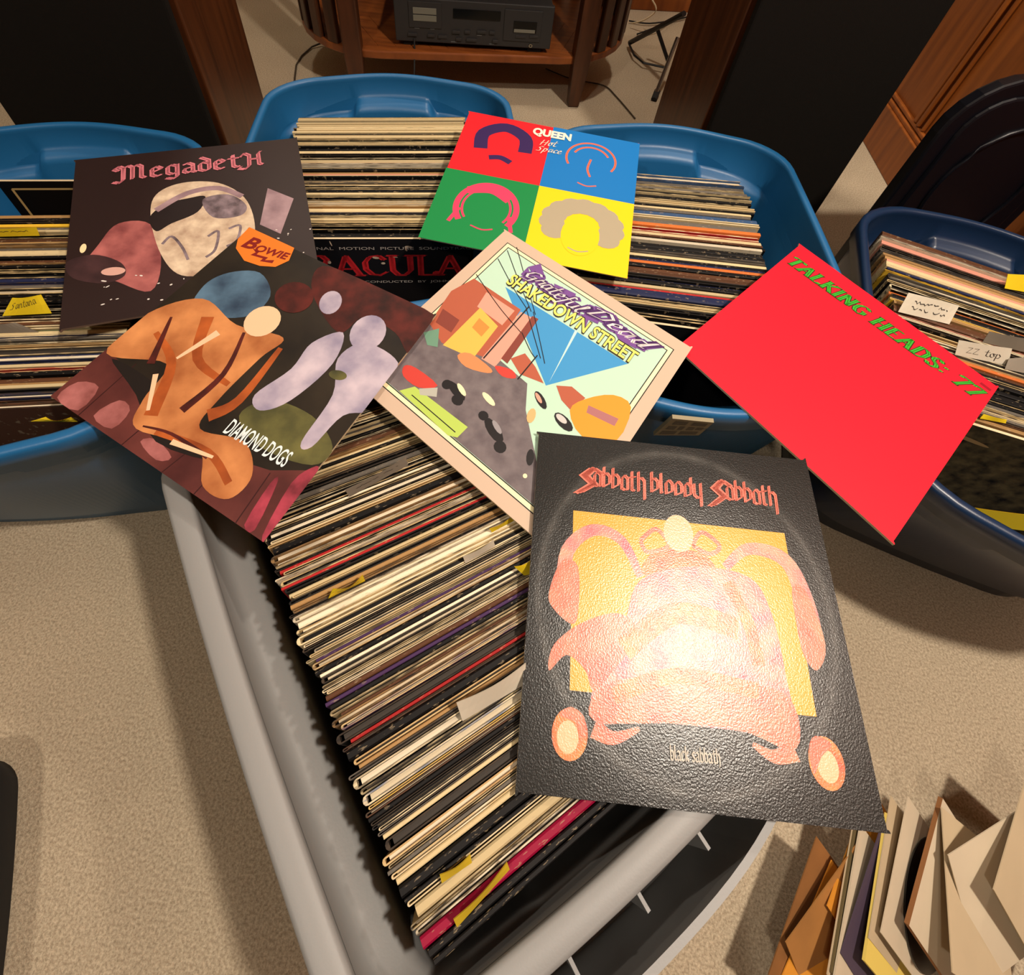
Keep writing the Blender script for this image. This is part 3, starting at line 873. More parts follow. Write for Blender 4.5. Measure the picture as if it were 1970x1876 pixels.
class Sheet:
    """flat print on a quad given by its corners TL, TR, BR, BL (cm)"""

    def __init__(self, q):
        self.q = [Vector(p) for p in q]
        X = (self.q[1] - self.q[0] + self.q[2] - self.q[3]); Y = (self.q[0] - self.q[3] + self.q[1] - self.q[2])
        self.n = X.cross(Y).normalized()
        mid = sum(self.q, Vector()) / 4
        self.q = [p - self.n * (p - mid).dot(self.n) for p in self.q]
        self.w = X.length / 2; self.h = Y.length / 2
        self.layer = 3
        self.b = MB()
        self.mats = []

    def pos(self, s, t, lay=0.0):
        q = self.q
        return (q[0] * (1 - s) + q[1] * s) * (1 - t) + (q[3] * (1 - s) + q[2] * s) * t + self.n * lay

    def st(self, px):
        """place on the sheet of a point the photograph shows"""
        a = at(px[0], px[1], 0); o = Vector((0, 0, CAMH)); d = a - o
        p = o + d * ((self.q[0] - o).dot(self.n) / d.dot(self.n))
        s = t = 0.5
        X = self.q[1] - self.q[0]; Y = self.q[3] - self.q[0]
        for _ in range(6):
            e = p - self.pos(s, t)
            xx, yy, xy = X.dot(X), Y.dot(Y), X.dot(Y)
            ex_, ey_ = e.dot(X), e.dot(Y)
            det = xx * yy - xy * xy
            s += (ex_ * yy - ey_ * xy) / det
            t += (ey_ * xx - ex_ * xy) / det
        return s, t

    def mi(self, m):
        if m not in self.mats:
            self.mats.append(m)
        return self.mats.index(m)

    def poly(self, pts, m, px=True, curve=0):
        """filled patch, clipped to the sheet; pts in photograph points or in sheet shares"""
        p = [self.st(q) for q in pts] if px else list(pts)
        if curve:
            p = [tuple(v) for v in smooth_curve([(a, c, 0) for a, c in p], curve)]
        p = [(min(0.997, max(0.003, a[0])), min(0.997, max(0.003, a[1]))) for a in p]
        ar = sum(p[i - 1][0] * p[i][1] - p[i][0] * p[i - 1][1] for i in range(len(p)))
        if ar > 0:
            p = p[::-1]
        self.b.add([self.pos(s, t, LAY * self.layer) for s, t in p], [tuple(range(len(p)))], self.mi(m))
        self.layer += 1

    def oval(self, c, rx, ry, m, rot=0.0, n=22, a0=0, a1=360, px=True):
        cs = self.st(c) if px else c
        r = math.radians(rot)
        pts = []
        for k in range(n + (1 if a1 - a0 < 360 else 0)):
            a = math.radians(a0 + (a1 - a0) * k / n)
            x, y = rx * math.cos(a), ry * math.sin(a)
            pts.append((cs[0] + x * math.cos(r) - y * math.sin(r), cs[1] + x * math.sin(r) + y * math.cos(r)))
        self.poly(pts, m, px=False)

    def band(self, pts, w, m, px=True, curve=5):
        """line of width w (shares), tapering when w is a pair"""
        p = [self.st(q) for q in pts] if px else list(pts)
        p = [Vector((v[0], v[1])) for v in (smooth_curve([(a, c, 0) for a, c in p], curve, False) if curve else p)]
        L = []; R = []
        for i, v in enumerate(p):
            d = (p[min(i + 1, len(p) - 1)] - p[max(i - 1, 0)]).normalized()
            k = i / (len(p) - 1)
            ww = (w if not isinstance(w, tuple) else w[0] + (w[1] - w[0]) * k) / 2
            nn_ = Vector((-d.y, d.x)) * ww
            L.append(v + nn_); R.append(v - nn_)
        lay = LAY * self.layer
        k = len(L)
        cl = lambda v: (min(0.998, max(0.002, v[0])), min(0.998, max(0.002, v[1])))
        vs = [self.pos(*cl(v), lay) for v in L + R]
        self.b.add(vs, [(i, i + k, i + 1 + k, i + 1) if True else () for i in range(k - 1)], self.mi(m))
        self.layer += 1

    def text(self, b, mi, verts, faces, width, p0, p1, cap, lay, px=True, stretch=1.0):
        """set letters (x from 0 to width, cap height 1 unit) on the line p0..p1 with capitals cap cm tall"""
        a = Vector(self.st(p0) if px else p0); c = Vector(self.st(p1) if px else p1)
        ax = Vector(((c.x - a.x) * self.w, (c.y - a.y) * self.h))
        L = ax.length; ax.normalize()
        up = Vector((ax.y, -ax.x)) * cap
        ux = ax * (L / width)
        vs = []
        for x, y in verts:
            g = ux * x + up * y
            vs.append(self.pos(a.x + g.x / self.w, a.y + g.y / self.h, lay))
        b.add(vs, faces, mi)

    def font(self, txt, p0, p1, cap, b, mi, bold=0.0, lay=10, px=True, shear=0.0):
        v, f, w, ch = font_polys(txt, bold)
        self.text(b, mi, [(x + shear * y, y / ch) for x, y in v], f, w, p0, p1, cap, LAY * lay, px)

    def pen(self, txt, font, p0, p1, cap, b, mi, width, angle, lay=10, px=True, **kw):
        qs, adv = pen_quads(txt, font, width, angle, **kw)
        vs = [p for q in qs for p in q]
        fs = []
        for i in range(len(qs)):
            a, c, d = qs[i][0], qs[i][1], qs[i][2]
            cr = (c[0] - a[0]) * (d[1] - a[1]) - (c[1] - a[1]) * (d[0] - a[0])
            f = (i * 4, i * 4 + 1, i * 4 + 2, i * 4 + 3)
            fs.append(f if cr > 0 else f[::-1])
        self.text(b, mi, vs, fs, adv, p0, p1, cap, LAY * lay, px)


def cover(label, q, m, edge=None, T=0.36, group='album covers laid across the totes'):
    """album cover lying on the records: a card with printed front"""
    sh = Sheet(q)
    c = sum(sh.q, Vector()) / 4
    b = MB()
    # corners slightly rounded
    pts = []
    for (s, t, a0) in ((0, 0, 180), (0, 1, 90), (1, 1, 0), (1, 0, 270)):
        cs, ct = (0.008 if s == 0 else 0.992), (0.008 if t == 0 else 0.992)
        for k in range(4):
            a = math.radians(a0 - 30 * k)
            pts.append(sh.pos(cs + 0.008 * math.cos(a), ct + 0.008 * math.sin(a)))
    b.slab(pts, sh.n, T, 0, 1)
    o = b.build('album_cover', [m, edge or M['card']], org=tuple(c))
    tag(o, label, 'album cover', group)
    sh.o = o
    return sh


def art(sh, name='cover_print'):
    return sh.b.build(name, sh.mats, sh.o)


def ink(name, c, rough=0.5, var=0.0, c2=None, vs=30, **kw):
    kw.setdefault('spec', 0.25)
    return mat(name, c, rough=rough, var=var, c2=c2, vscale=vs, **kw)


# A: black cover with pink blackletter title; picture replaced by a plain arrangement of pale and pink patches
A_ = cover('black album cover with pink blackletter title and pale stone picture, top left', [(-66.88, 62.49, 39.13), (-38.58, 76.63, 37.81), (-25.5, 47.58, 35.05), (-53.2, 34.62, 36.38)], ink('cover_black_brown', (44, 31, 30), 0.4), edge=mat('dark_card', (120, 96, 80), rough=0.8))
pink = ink('print_pink', (216, 124, 136)); rose = ink('print_rose', (190, 112, 108), var=0.3, c2=(120, 60, 62)); bone = ink('print_bone', (228, 208, 180), var=0.3, c2=(170, 142, 120), vs=50)
steel = ink('print_steel', (150, 132, 140), var=0.4, c2=(70, 58, 62), vs=60); dusk = ink('print_dusk', (76, 50, 52), var=0.3, c2=(44, 30, 32)); spark = ink('print_spark', (222, 214, 208)); umber = ink('print_umber', (34, 24, 24))
lilac = ink('print_lilac', (178, 150, 156), var=0.3, c2=(130, 104, 112))
A_.poly([(160, 520), (190, 470), (228, 430), (290, 432), (310, 500), (290, 560), (220, 540)], rose, curve=5)
A_.poly([(128, 505), (180, 490), (232, 505), (240, 530), (200, 545), (140, 535)], dusk, curve=5)
A_.oval((218, 522), .045, .022, ink('print_pale_rose', (214, 168, 156)), rot=8)
A_.poly([(290, 420), (300, 375), (350, 352), (420, 352), (470, 380), (490, 430), (480, 480), (420, 520), (350, 530), (310, 490)], bone, curve=6)
A_.poly([(288, 418), (320, 392), (360, 382), (395, 378), (380, 408), (330, 430), (300, 445)], umber, curve=5)
A_.poly([(390, 384), (440, 374), (474, 395), (462, 415), (410, 418)], steel, curve=5)
A_.band([(300, 405), (360, 372), (420, 362), (466, 378)], .03, lilac)
A_.poly([(515, 362), (565, 382), (540, 450), (500, 432)], lilac)
A_.band([(312, 470), (330, 455), (350, 475), (362, 500)], .012, steel); A_.band([(400, 455), (420, 445), (414, 480), (396, 495)], .012, steel); A_.band([(440, 440), (462, 434), (456, 462), (436, 474)], .012, steel)
A_.oval((160, 478), .012, .026, ink('print_flame', (250, 226, 176)), rot=5)
rg = random.Random(4)
for _ in range(26):
    x, y = (rg.uniform(180, 380), rg.uniform(528, 590)) if rg.random() < .5 else (rg.uniform(520, 600), rg.uniform(440, 500))
    A_.oval((x, y), rg.uniform(.002, .009), rg.uniform(.002, .004), spark, rot=rg.uniform(-30, 30), n=7)
art(A_)
tb = MB(); A_.pen('MegadetH', BLACKLETTER, (224, 349), (512, 316), 2.2, tb, 0, .27, 38, lay=60, gap=.05)
tb.build('title_lettering', pink, A_.o)

# B: album cover in oranges over maroon boards; picture replaced by plain flowing patches
B_ = cover('brown and orange album cover with small white title and orange badge', [(-37.94, 54.79, 37.55), (-9.01, 43.52, 37.56), (-20.8, 14.66, 35.47), (-49.56, 26.79, 35.52)], ink('cover_olive_black', (50, 42, 32), 0.42, var=0.4, c2=(26, 22, 20), vs=14))
maroon = ink('print_maroon', (120, 62, 56), var=0.3, c2=(64, 28, 28), vs=10); maroon_d = ink('print_maroon_line', (52, 22, 22)); wine = ink('print_wine', (96, 36, 30), var=.4, c2=(44, 20, 18), vs=40)
tan_ = ink('print_tan', (222, 150, 92), var=.3, c2=(142, 74, 36), vs=16); orange_b = ink('print_burnt_orange', (196, 100, 44), var=.3, c2=(130, 60, 26), vs=22); peach = ink('print_peach', (236, 196, 158))
lav = ink('print_lavender', (206, 192, 204), var=.3, c2=(128, 122, 150), vs=22); slate = ink('print_slate_blue', (92, 124, 150), var=.4, c2=(40, 56, 78), vs=22); moss = ink('print_moss', (112, 108, 60), var=.4, c2=(50, 52, 34), vs=24); char_ = ink('print_char', (30, 24, 22))
B_.poly([(94, 763), (205, 672), (285, 745), (400, 868), (520, 905), (614, 906), (560, 980), (507, 1046)], maroon)
for a, c in (((150, 800), (262, 700)), ((232, 858), (330, 775)), ((310, 910), (370, 862)), ((372, 952), (420, 900)), ((452, 1008), (520, 910))):
    B_.band([a, c], .004, maroon_d, curve=0)
for pl in ([(110, 765), (150, 735), (190, 745), (150, 790)], [(180, 800), (230, 770), (250, 790), (215, 825)], [(270, 850), (300, 845), (330, 880), (300, 885)]):
    B_.poly(pl, ink('print_dusty_pink', (178, 110, 108), var=.3, c2=(120, 64, 60), vs=40), curve=3)
for pl in ([(505, 1030), (560, 930), (600, 900), (612, 905), (560, 975), (515, 1040)], [(470, 1010), (520, 930), (535, 925), (490, 1020)]):
    B_.poly(pl, ink('print_raspberry', (178, 66, 84), var=.4, c2=(96, 34, 42), vs=40), curve=3)
B_.poly([(215, 690), (300, 740), (390, 850), (430, 890), (300, 850), (262, 760)], char_, curve=4)
B_.poly([(620, 512), (700, 540), (835, 606), (790, 680), (760, 640), (700, 610), (650, 640), (600, 560)], wine, curve=5)
B_.poly([(460, 800), (520, 770), (600, 800), (640, 860), (600, 895), (500, 860)], moss, curve=5)
B_.poly([(372, 600), (392, 550), (440, 525), (500, 525), (520, 570), (470, 610)], slate, curve=5)
B_.poly([(600, 660), (660, 640), (640, 700), (560, 770), (500, 790), (490, 760), (560, 710)], lav, curve=5)
B_.poly([(650, 690), (700, 660), (760, 690), (770, 740), (720, 790), (660, 800), (600, 860), (580, 850), (640, 760)], lav, curve=5)
B_.oval((708, 640), .07, .085, lav, rot=-20); B_.oval((636, 582), .045, .06, lav, rot=-30)
B_.poly([(205, 680), (285, 603), (390, 575), (455, 625), (545, 650), (500, 690), (420, 770), (385, 825), (470, 850), (485, 915), (440, 960), (390, 935), (380, 860), (262, 825), (275, 770), (320, 700)], tan_, curve=6)
B_.band([(300, 640), (330, 700), (290, 800)], (.02, .05), orange_b); B_.band([(400, 610), (380, 690), (440, 740)], (.05, .02), orange_b); B_.band([(300, 830), (400, 870), (440, 930)], .025, orange_b); B_.band([(540, 670), (460, 770), (400, 800)], (.02, .05), orange_b)
B_.band([(330, 610), (290, 700)], (.01, .03), wine); B_.band([(470, 640), (430, 720), (350, 790)], (.012, .03), wine); B_.band([(275, 820), (330, 835), (400, 880)], (.006, .016), wine); B_.band([(420, 640), (340, 690)], (.03, .01), peach); B_.band([(285, 790), (300, 720)], (.012, .02), peach); B_.band([(330, 850), (410, 880)], (.02, .01), peach)
B_.oval((505, 618), .07, .075, peach, rot=-15)
B_.oval((566, 572), .085, .075, wine, rot=20)
B_.oval((650, 722), .035, .02, moss, rot=-15)
B_.poly([(479, 437), (569, 475), (556, 502), (530, 514), (500, 512), (470, 502), (454, 478), (458, 460)], ink('print_badge_orange', (232, 124, 40)))
darkred = ink('print_dark_red', (128, 30, 26))
B_.poly([(486, 478), (500, 484), (494, 490), (516, 496), (510, 501), (528, 501), (524, 507), (500, 503), (506, 498), (482, 491), (492, 486)], darkred)
art(B_)
tb = MB(); B_.font('DIAMOND DOGS', (429, 832), (545, 900), 1.75, tb, 0, bold=.012, lay=70)
tb.build('title_lettering', ink('print_ice_white', (226, 236, 238)), B_.o)
tb = MB(); B_.font('B', (464, 474), (486, 481), 2.0, tb, 0, bold=.03, lay=70, shear=.25); B_.font('OWIE', (488, 482), (549, 500), 1.15, tb, 0, bold=.03, lay=70, shear=.15)
tb.build('badge_lettering', darkred, B_.o)

# C: four coloured quarters; the portraits replaced by plain round motifs
C_ = cover('album cover of red, blue, green and yellow quarters, highest in the photo', [(-11.89, 89.56, 38.77), (19.22, 86.42, 38.47), (16.35, 55.57, 35.88), (-14.84, 58.28, 36.16)], ink('cover_red', (222, 18, 34), 0.45))
C_.poly([(.5, .003), (.997, .003), (.997, .5), (.5, .5)], ink('print_blue', (0, 118, 196)), px=False)
C_.poly([(.003, .5), (.5, .5), (.5, .997), (.003, .997)], ink('print_green', (0, 134, 66)), px=False)
C_.poly([(.5, .5), (.997, .5), (.997, .997), (.5, .997)], ink('print_yellow', (250, 210, 0)), px=False)
navy_i = ink('print_navy', (48, 22, 84)); coral = ink('print_coral', (232, 106, 76)); hot = ink('print_hot_pink', (232, 60, 100)); taupe = ink('print_taupe', (174, 162, 136)); yel = ink('print_yellow_plain', (250, 210, 0))
C_.band([(.14, .3), (.13, .17), (.24, .09), (.36, .15), (.38, .27)], .075, navy_i, px=False)
C_.band([(.2, .36), (.26, .345), (.32, .37)], .035, navy_i, px=False)
for a0, a1, r in ((150, 395, .135), (200, 340, .1)):
    C_.band([(.74 + r * math.cos(math.radians(a)), .22 + r * math.sin(math.radians(a))) for a in range(a0, a1, 15)], .012, coral, px=False)
C_.band([(.74, .22), (.73, .3), (.75, .36)], .012, coral, px=False); C_.band([(.69, .42), (.74, .435), (.79, .42)], .008, coral, px=False)
for r, w in ((.15, .03), (.12, .012)):
    C_.band([(.27 + r * math.cos(math.radians(a)), .73 + 1.1 * r * math.sin(math.radians(a))) for a in range(140, 405, 15)], w, hot, px=False)
C_.band([(.15, .63), (.27, .6), (.37, .65)], .05, hot, px=False); C_.band([(.14, .76), (.11, .86)], .02, hot, px=False); C_.band([(.39, .76), (.42, .86)], .02, hot, px=False)
C_.band([(.22, .86), (.28, .875), (.33, .86)], .008, hot, px=False)
for k in range(11):
    a = math.radians(150 + 24 * k)
    C_.oval((.75 + .15 * math.cos(a), .72 + .13 * math.sin(a)), .065, .055, taupe, px=False, n=14)
C_.oval((.75, .79), .095, .13, yel, px=False)
C_.band([(.7, .88), (.75, .895), (.8, .88)], .007, taupe, px=False)
art(C_)
tb = MB(); C_.font('QUEEN', (1024, 258), (1098, 272), 1.75, tb, 0, bold=.05, lay=70)
C_.pen('Hot', SCRIPT, (1038, 279), (1068, 284), 1.1, tb, 0, .16, 40, lay=70, shear=.2)
C_.pen('Space', SCRIPT, (1030, 290), (1078, 298), 1.0, tb, 0, .16, 40, lay=70, shear=.2)
tb.build('title_lettering', ink('print_cream', (244, 236, 216)), C_.o)

# D: beige bordered cover, picture replaced by plain street-coloured blocks
D_ = cover('beige bordered album cover with a pale green and blue street picture', [(-2.17, 60.17, 38.47), (24.27, 43.86, 36.99), (7.81, 16.99, 34.17), (-18.7, 34.12, 35.74)], ink('cover_beige', (204, 180, 158), 0.5))
blk = ink('print_black', (28, 24, 26)); crm = ink('print_pale_cream', (246, 236, 190)); mint = ink('print_mint', (188, 222, 200)); sky = ink('print_sky_blue', (62, 150, 208)); road = ink('print_road', (124, 114, 116), var=.25, c2=(98, 88, 92), vs=60)
for i, m_ in ((.062, blk), (.066, crm), (.082, blk), (.086, mint)):
    D_.poly([(i, i), (1 - i, i), (1 - i, 1 - i), (i, 1 - i)], m_, px=False)
D_.poly([(.087, .5), (.25, .45), (.42, .56), (.56, .57), (.62, .66), (.78, .8), (.913, .86), (.913, .913), (.087, .913)], road, px=False)
D_.poly([(972, 552), (1208, 700), (1050, 742)], sky)
D_.poly([(1118, 612), (1110, 640), (1056, 736), (1104, 640)], ink('print_pale_blue', (190, 226, 226)))
brick = ink('print_brick', (178, 92, 66)); brick2 = ink('print_brick_dark', (132, 62, 50)); rosy = ink('print_rosy', (222, 160, 140)); yel2 = ink('print_mustard', (232, 186, 84)); lime = ink('print_lime', (182, 208, 96)); org = ink('print_orange', (240, 152, 44)); redp = ink('print_red_car', (204, 66, 56)); teal = ink('print_teal', (108, 150, 126))
D_.poly([(912, 536), (1002, 596), (940, 690), (850, 660), (826, 622), (868, 560)], brick)
D_.poly([(936, 562), (990, 598), (966, 626), (918, 590)], rosy)
D_.poly([(852, 594), (884, 616), (868, 640), (838, 620)], brick2)
D_.poly([(924, 592), (958, 628), (910, 690), (852, 664)], yel2)
D_.poly([(922, 612), (942, 630), (926, 648), (908, 630)], ink('print_ochre', (206, 142, 64)))
D_.poly([(1002, 600), (1032, 616), (952, 706), (926, 690)], rosy)
D_.poly([(1036, 614), (976, 700), (964, 690), (1024, 608)], brick2)
D_.poly([(982, 690), (1010, 680), (1030, 706), (1046, 738), (1000, 720)], brick)
D_.poly([(880, 684), (905, 680), (945, 710), (938, 718), (896, 706)], ink('print_salmon', (226, 140, 90)), curve=3)
D_.poly([(952, 704), (985, 712), (992, 728), (966, 724)], redp, curve=3)
D_.poly([(815, 640), (845, 632), (842, 668), (822, 664)], teal)
D_.poly([(1070, 742), (1100, 744), (1126, 766), (1100, 792), (1080, 770)], brick)
D_.poly([(1096, 790), (1126, 768), (1180, 760), (1214, 784), (1184, 850), (1120, 840)], org, curve=3)
D_.poly([(1132, 780), (1190, 806), (1182, 820), (1128, 794)], ink('print_mauve', (170, 110, 112)))
D_.poly([(768, 752), (798, 744), (900, 822), (880, 842), (862, 838)], lime)
D_.band([(792, 760), (876, 832)], .004, blk, curve=0)
D_.poly([(778, 704), (800, 708), (842, 742), (806, 746), (776, 724)], redp, curve=3)
D_.poly([(806, 748), (842, 746), (840, 764), (808, 760)], ink('print_window', (180, 180, 168)))
for (x, y, rx, ry, r_) in ((878, 752, .05, .018, 12), (950, 828, .055, .022, 18), (1040, 770, .04, .016, 25), (1084, 812, .045, .022, 10), (1020, 880, .03, .014, 60), (860, 740, .02, .02, 0), (880, 770, .024, .02, 0), (962, 860, .024, .022, 0), (930, 800, .02, .018, 0)):
    D_.oval((x, y), rx, ry, blk, rot=r_, n=12)
for (x, y, rx, ry, r_, m_) in ((888, 750, .03, .01, 20, crm), (940, 768, .035, .012, 10, crm), (956, 822, .03, .01, 20, ink('print_pewter', (150, 146, 150))), (1080, 806, .025, .012, 5, ink('print_silver', (200, 198, 196))), (1036, 766, .024, .008, 25, rosy), (1022, 800, .016, .03, -20, ink('print_fawn', (216, 178, 120))), (1010, 916, .008, .008, 0, crm)):
    D_.oval((x, y), rx, ry, m_, rot=r_, n=12)
for (x0, y0, x1, y1) in ((958, 498, 1012, 592), (976, 482, 1022, 600), (994, 476, 1030, 606), (916, 528, 1002, 640), (1012, 592, 1040, 690), (1026, 600, 1048, 700), (1004, 640, 1030, 690)):
    D_.band([(x0, y0), ((x0 + x1) / 2 + 2, (y0 + y1) / 2 + 8), (x1, y1)], .003, blk)
D_.band([(1018, 590), (930, 690)], .006, blk, curve=0); D_.band([(1034, 684), (996, 730)], .005, blk, curve=0)
D_.poly([(1016, 514), (1040, 508), (1048, 532), (1034, 540)], ink('print_violet', (118, 74, 148))); vio = D_.mats[-1]
D_.poly([(1002, 528), (1016, 514), (1024, 548)], vio); D_.poly([(1066, 546), (1108, 566), (1096, 592), (1070, 578)], vio); D_.poly([(1134, 586), (1162, 598), (1150, 624), (1120, 610)], vio); D_.poly([(1176, 626), (1222, 650), (1224, 672), (1190, 654)], vio); D_.poly([(1118, 604), (1134, 612), (1122, 640)], vio)
art(D_)
tb = MB()
D_.font('SHAKEDOWN STREET', (973, 545), (1216, 702), 2.0, tb, 1, bold=.06, lay=60)
D_.font('SHAKEDOWN STREET', (973, 544), (1216, 701), 1.9, tb, 0, bold=.02, lay=63)
D_.pen('Grateful', SCRIPT, (1004, 530), (1108, 604), 1.45, tb, 3, .5, 40, lay=56, shear=.3, thin=.9)
D_.pen('Dead', SCRIPT, (1124, 601), (1232, 673), 1.45, tb, 3, .5, 40, lay=56, shear=.3, thin=.9)
D_.pen('Grateful', SCRIPT, (1004, 529), (1108, 603), 1.4, tb, 2, .14, 40, lay=66, shear=.3)
D_.pen('Dead', SCRIPT, (1124, 600), (1232, 672), 1.4, tb, 2, .14, 40, lay=66, shear=.3)
tb.build('title_lettering', [ink('print_title_yellow', (240, 232, 110)), blk, ink('print_white', (246, 240, 240)), vio], D_.o)

# E: plain red cover with green title
E_ = cover('bright red album cover with green slanted serif title along its top', [(43.58, 66.87, 37.11), (66.11, 45.12, 35.16), (44.4, 22.68, 34.11), (21.89, 44.24, 36.05)], ink('cover_scarlet', (240, 24, 46), 0.5))
tb = MB()
E_.pen('TALKING HEADS: 77', ROMAN, (1511, 503), (1880, 769), 2.15, tb, 1, .34, 14, lay=10, shear=.32, serif=.17, gap=.12)
E_.pen('TALKING HEADS: 77', ROMAN, (1511.5, 502.6), (1880, 768.6), 2.1, tb, 0, .22, 10, lay=14, shear=.32, serif=.1, gap=.12, thin=.3)
tb.build('title_lettering', [ink('print_bright_green', (60, 176, 50)), ink('print_green_black', (60, 40, 24))], E_.o)
E_.poly([(1888, 735), (1908, 750), (1904, 753), (1884, 738)], ink('print_small_type', (150, 16, 36)))
art(E_, 'catalogue_mark')

# F: worn black cover, picture replaced by plain drapery-like patches
mF = ink('cover_worn_black', (24, 24, 23), 0.23, bump=0.13, bscale=650, spec=0.36)
nt = mF.node_tree; bs = nt.nodes['Principled BSDF']
tc = nt.nodes.new('ShaderNodeTexCoord')
ln = nt.nodes.new('ShaderNodeVectorMath'); ln.operation = 'LENGTH'; nt.links.new(tc.outputs['Object'], ln.inputs[0])
rp = nt.nodes.new('ShaderNodeValToRGB')
for k, (p, v) in enumerate(((0.0, 0.0), (0.138, 0.05), (0.1445, 0.6), (0.149, 0.1), (0.153, 0.0))):
    e = rp.color_ramp.elements[k] if k < 2 else rp.color_ramp.elements.new(p)
    e.position = p; e.color = (v, v, v, 1)
nt.links.new(ln.outputs['Value'], rp.inputs[0])
ns = nt.nodes.new('ShaderNodeTexNoise'); ns.inputs['Scale'].default_value = 60; ns.inputs['Detail'].default_value = 6; nt.links.new(tc.outputs['Object'], ns.inputs['Vector'])
ml = nt.nodes.new('ShaderNodeMath'); ml.operation = 'MULTIPLY'; nt.links.new(rp.outputs[0], ml.inputs[0]); nt.links.new(ns.outputs[0], ml.inputs[1])
mxw = nt.nodes.new('ShaderNodeMix'); mxw.data_type = 'RGBA'; mxw.inputs[6].default_value = (*lin((34, 34, 33)), 1); mxw.inputs[7].default_value = (*lin((112, 110, 106)), 1)
nt.links.new(ml.outputs[0], mxw.inputs[0]); nt.links.new(mxw.outputs[2], bs.inputs['Base Color'])
F_ = cover('worn black album cover with red pointed title, nearest in the photo', [(4.79, 29.97, 36.25), (35.93, 30.57, 36.41), (36.39, -0.79, 33.34), (5.18, -1.15, 33.2)], mF, edge=mat('worn_card', (206, 196, 176), rough=0.85, var=.4, vscale=120, c2=(60, 56, 52)))
kw = dict(rough=0.23, bump=0.13, bscale=650, spec=0.36)
gold = ink('print_gold', (224, 166, 66), **kw); sal = mat('print_salmon_red', (232, 106, 92), var=.3, c2=(214, 150, 120), vscale=36, **kw); ros2 = mat('print_rose_pink', (224, 110, 122), var=.35, c2=(226, 168, 140), vscale=44, **kw); oran = mat('print_warm_orange', (240, 150, 90), var=.3, c2=(226, 96, 80), vscale=50, **kw); mag = mat('print_magenta', (206, 84, 112), **kw); bone2 = mat('print_pale_bone', (238, 190, 150), **kw)
F_.poly([(1103, 982), (1509, 1026), (1571, 1379), (1096, 1328)], gold)
F_.band([(1085, 1140), (1092, 1060), (1140, 1020), (1196, 1040), (1232, 1110)], (.05, .025), ros2); F_.band([(1395, 1092), (1440, 1056), (1510, 1078), (1550, 1160), (1566, 1250)], (.025, .07), ros2)
F_.poly([(1080, 1080), (1112, 1090), (1112, 1180), (1098, 1200), (1064, 1170), (1056, 1140)], sal, curve=4); F_.poly([(1524, 1130), (1552, 1140), (1588, 1240), (1572, 1290), (1546, 1260), (1532, 1200)], sal, curve=4)
F_.band([(1262, 1096), (1305, 1060), (1350, 1096)], .03, sal); F_.poly([(1262, 1060), (1350, 1064), (1372, 1110), (1240, 1108)], oran, curve=4)
F_.band([(1232, 1040), (1262, 1018), (1286, 1050), (1246, 1062), (1232, 1040)], .014, sal); F_.band([(1332, 1050), (1350, 1024), (1384, 1050), (1366, 1066), (1332, 1050)], .014, sal)
F_.oval((1305, 1026), .05, .058, bone2, rot=4)
F_.poly([(1232, 1116), (1330, 1090), (1440, 1110), (1484, 1180), (1512, 1300), (1532, 1440), (1440, 1410), (1330, 1396), (1238, 1388), (1142, 1386), (1150, 1290), (1200, 1200)], ros2, curve=5)
F_.poly([(1056, 1290), (1066, 1240), (1120, 1198), (1190, 1180), (1230, 1220), (1180, 1290), (1142, 1330), (1126, 1290), (1090, 1260)], sal, curve=5)
F_.poly([(1142, 1386), (1160, 1320), (1260, 1300), (1400, 1310), (1516, 1340), (1532, 1440), (1420, 1404), (1300, 1392)], sal, curve=5)
F_.band([(1200, 1250), (1300, 1180), (1420, 1210)], .06, oran); F_.band([(1180, 1340), (1300, 1300), (1460, 1330)], .04, oran); F_.band([(1400, 1120), (1440, 1200), (1460, 1280)], .04, oran)
F_.band([(1142, 1400), (1180, 1420), (1230, 1402)], (.05, .01), sal); F_.band([(1530, 1444), (1490, 1456), (1448, 1432)], (.05, .01), sal)
F_.oval((1096, 1412), .05, .058, oran, rot=5); F_.oval((1590, 1468), .05, .058, oran, rot=5); F_.oval((1092, 1418), .03, .036, bone2); F_.oval((1592, 1474), .03, .036, bone2)
F_.poly([(1076, 1376), (1098, 1360), (1124, 1380), (1124, 1420), (1108, 1390)], sal, curve=4); F_.poly([(1556, 1440), (1568, 1416), (1600, 1432), (1580, 1456), (1566, 1490)], sal, curve=4)
art(F_)
tb = MB()
F_.pen('S', SPIKY, (1110, 941), (1152, 947), 1.55, tb, 0, .34, 10, lay=60)
F_.pen('abbath', SPIKY, (1140, 934), (1243, 948), 1.5, tb, 0, .22, 38, lay=60)
F_.pen('bloody', SPIKY, (1250, 946), (1352, 961), 1.5, tb, 0, .22, 38, lay=60)
F_.pen('S', SPIKY, (1366, 966), (1404, 971), 1.55, tb, 0, .34, 10, lay=60)
F_.pen('abbath', SPIKY, (1396, 960), (1497, 976), 1.5, tb, 0, .22, 38, lay=60)
tb.build('title_lettering', mat('print_title_red', (236, 126, 108), **kw), F_.o)
tb = MB(); F_.pen('black sabbath', BLACKLETTER, (1289, 1462), (1386, 1470), .66, tb, 0, .25, 38, lay=60)
tb.build('small_lettering', mat('print_light_grey', (226, 220, 208), rough=0.6), F_.o)

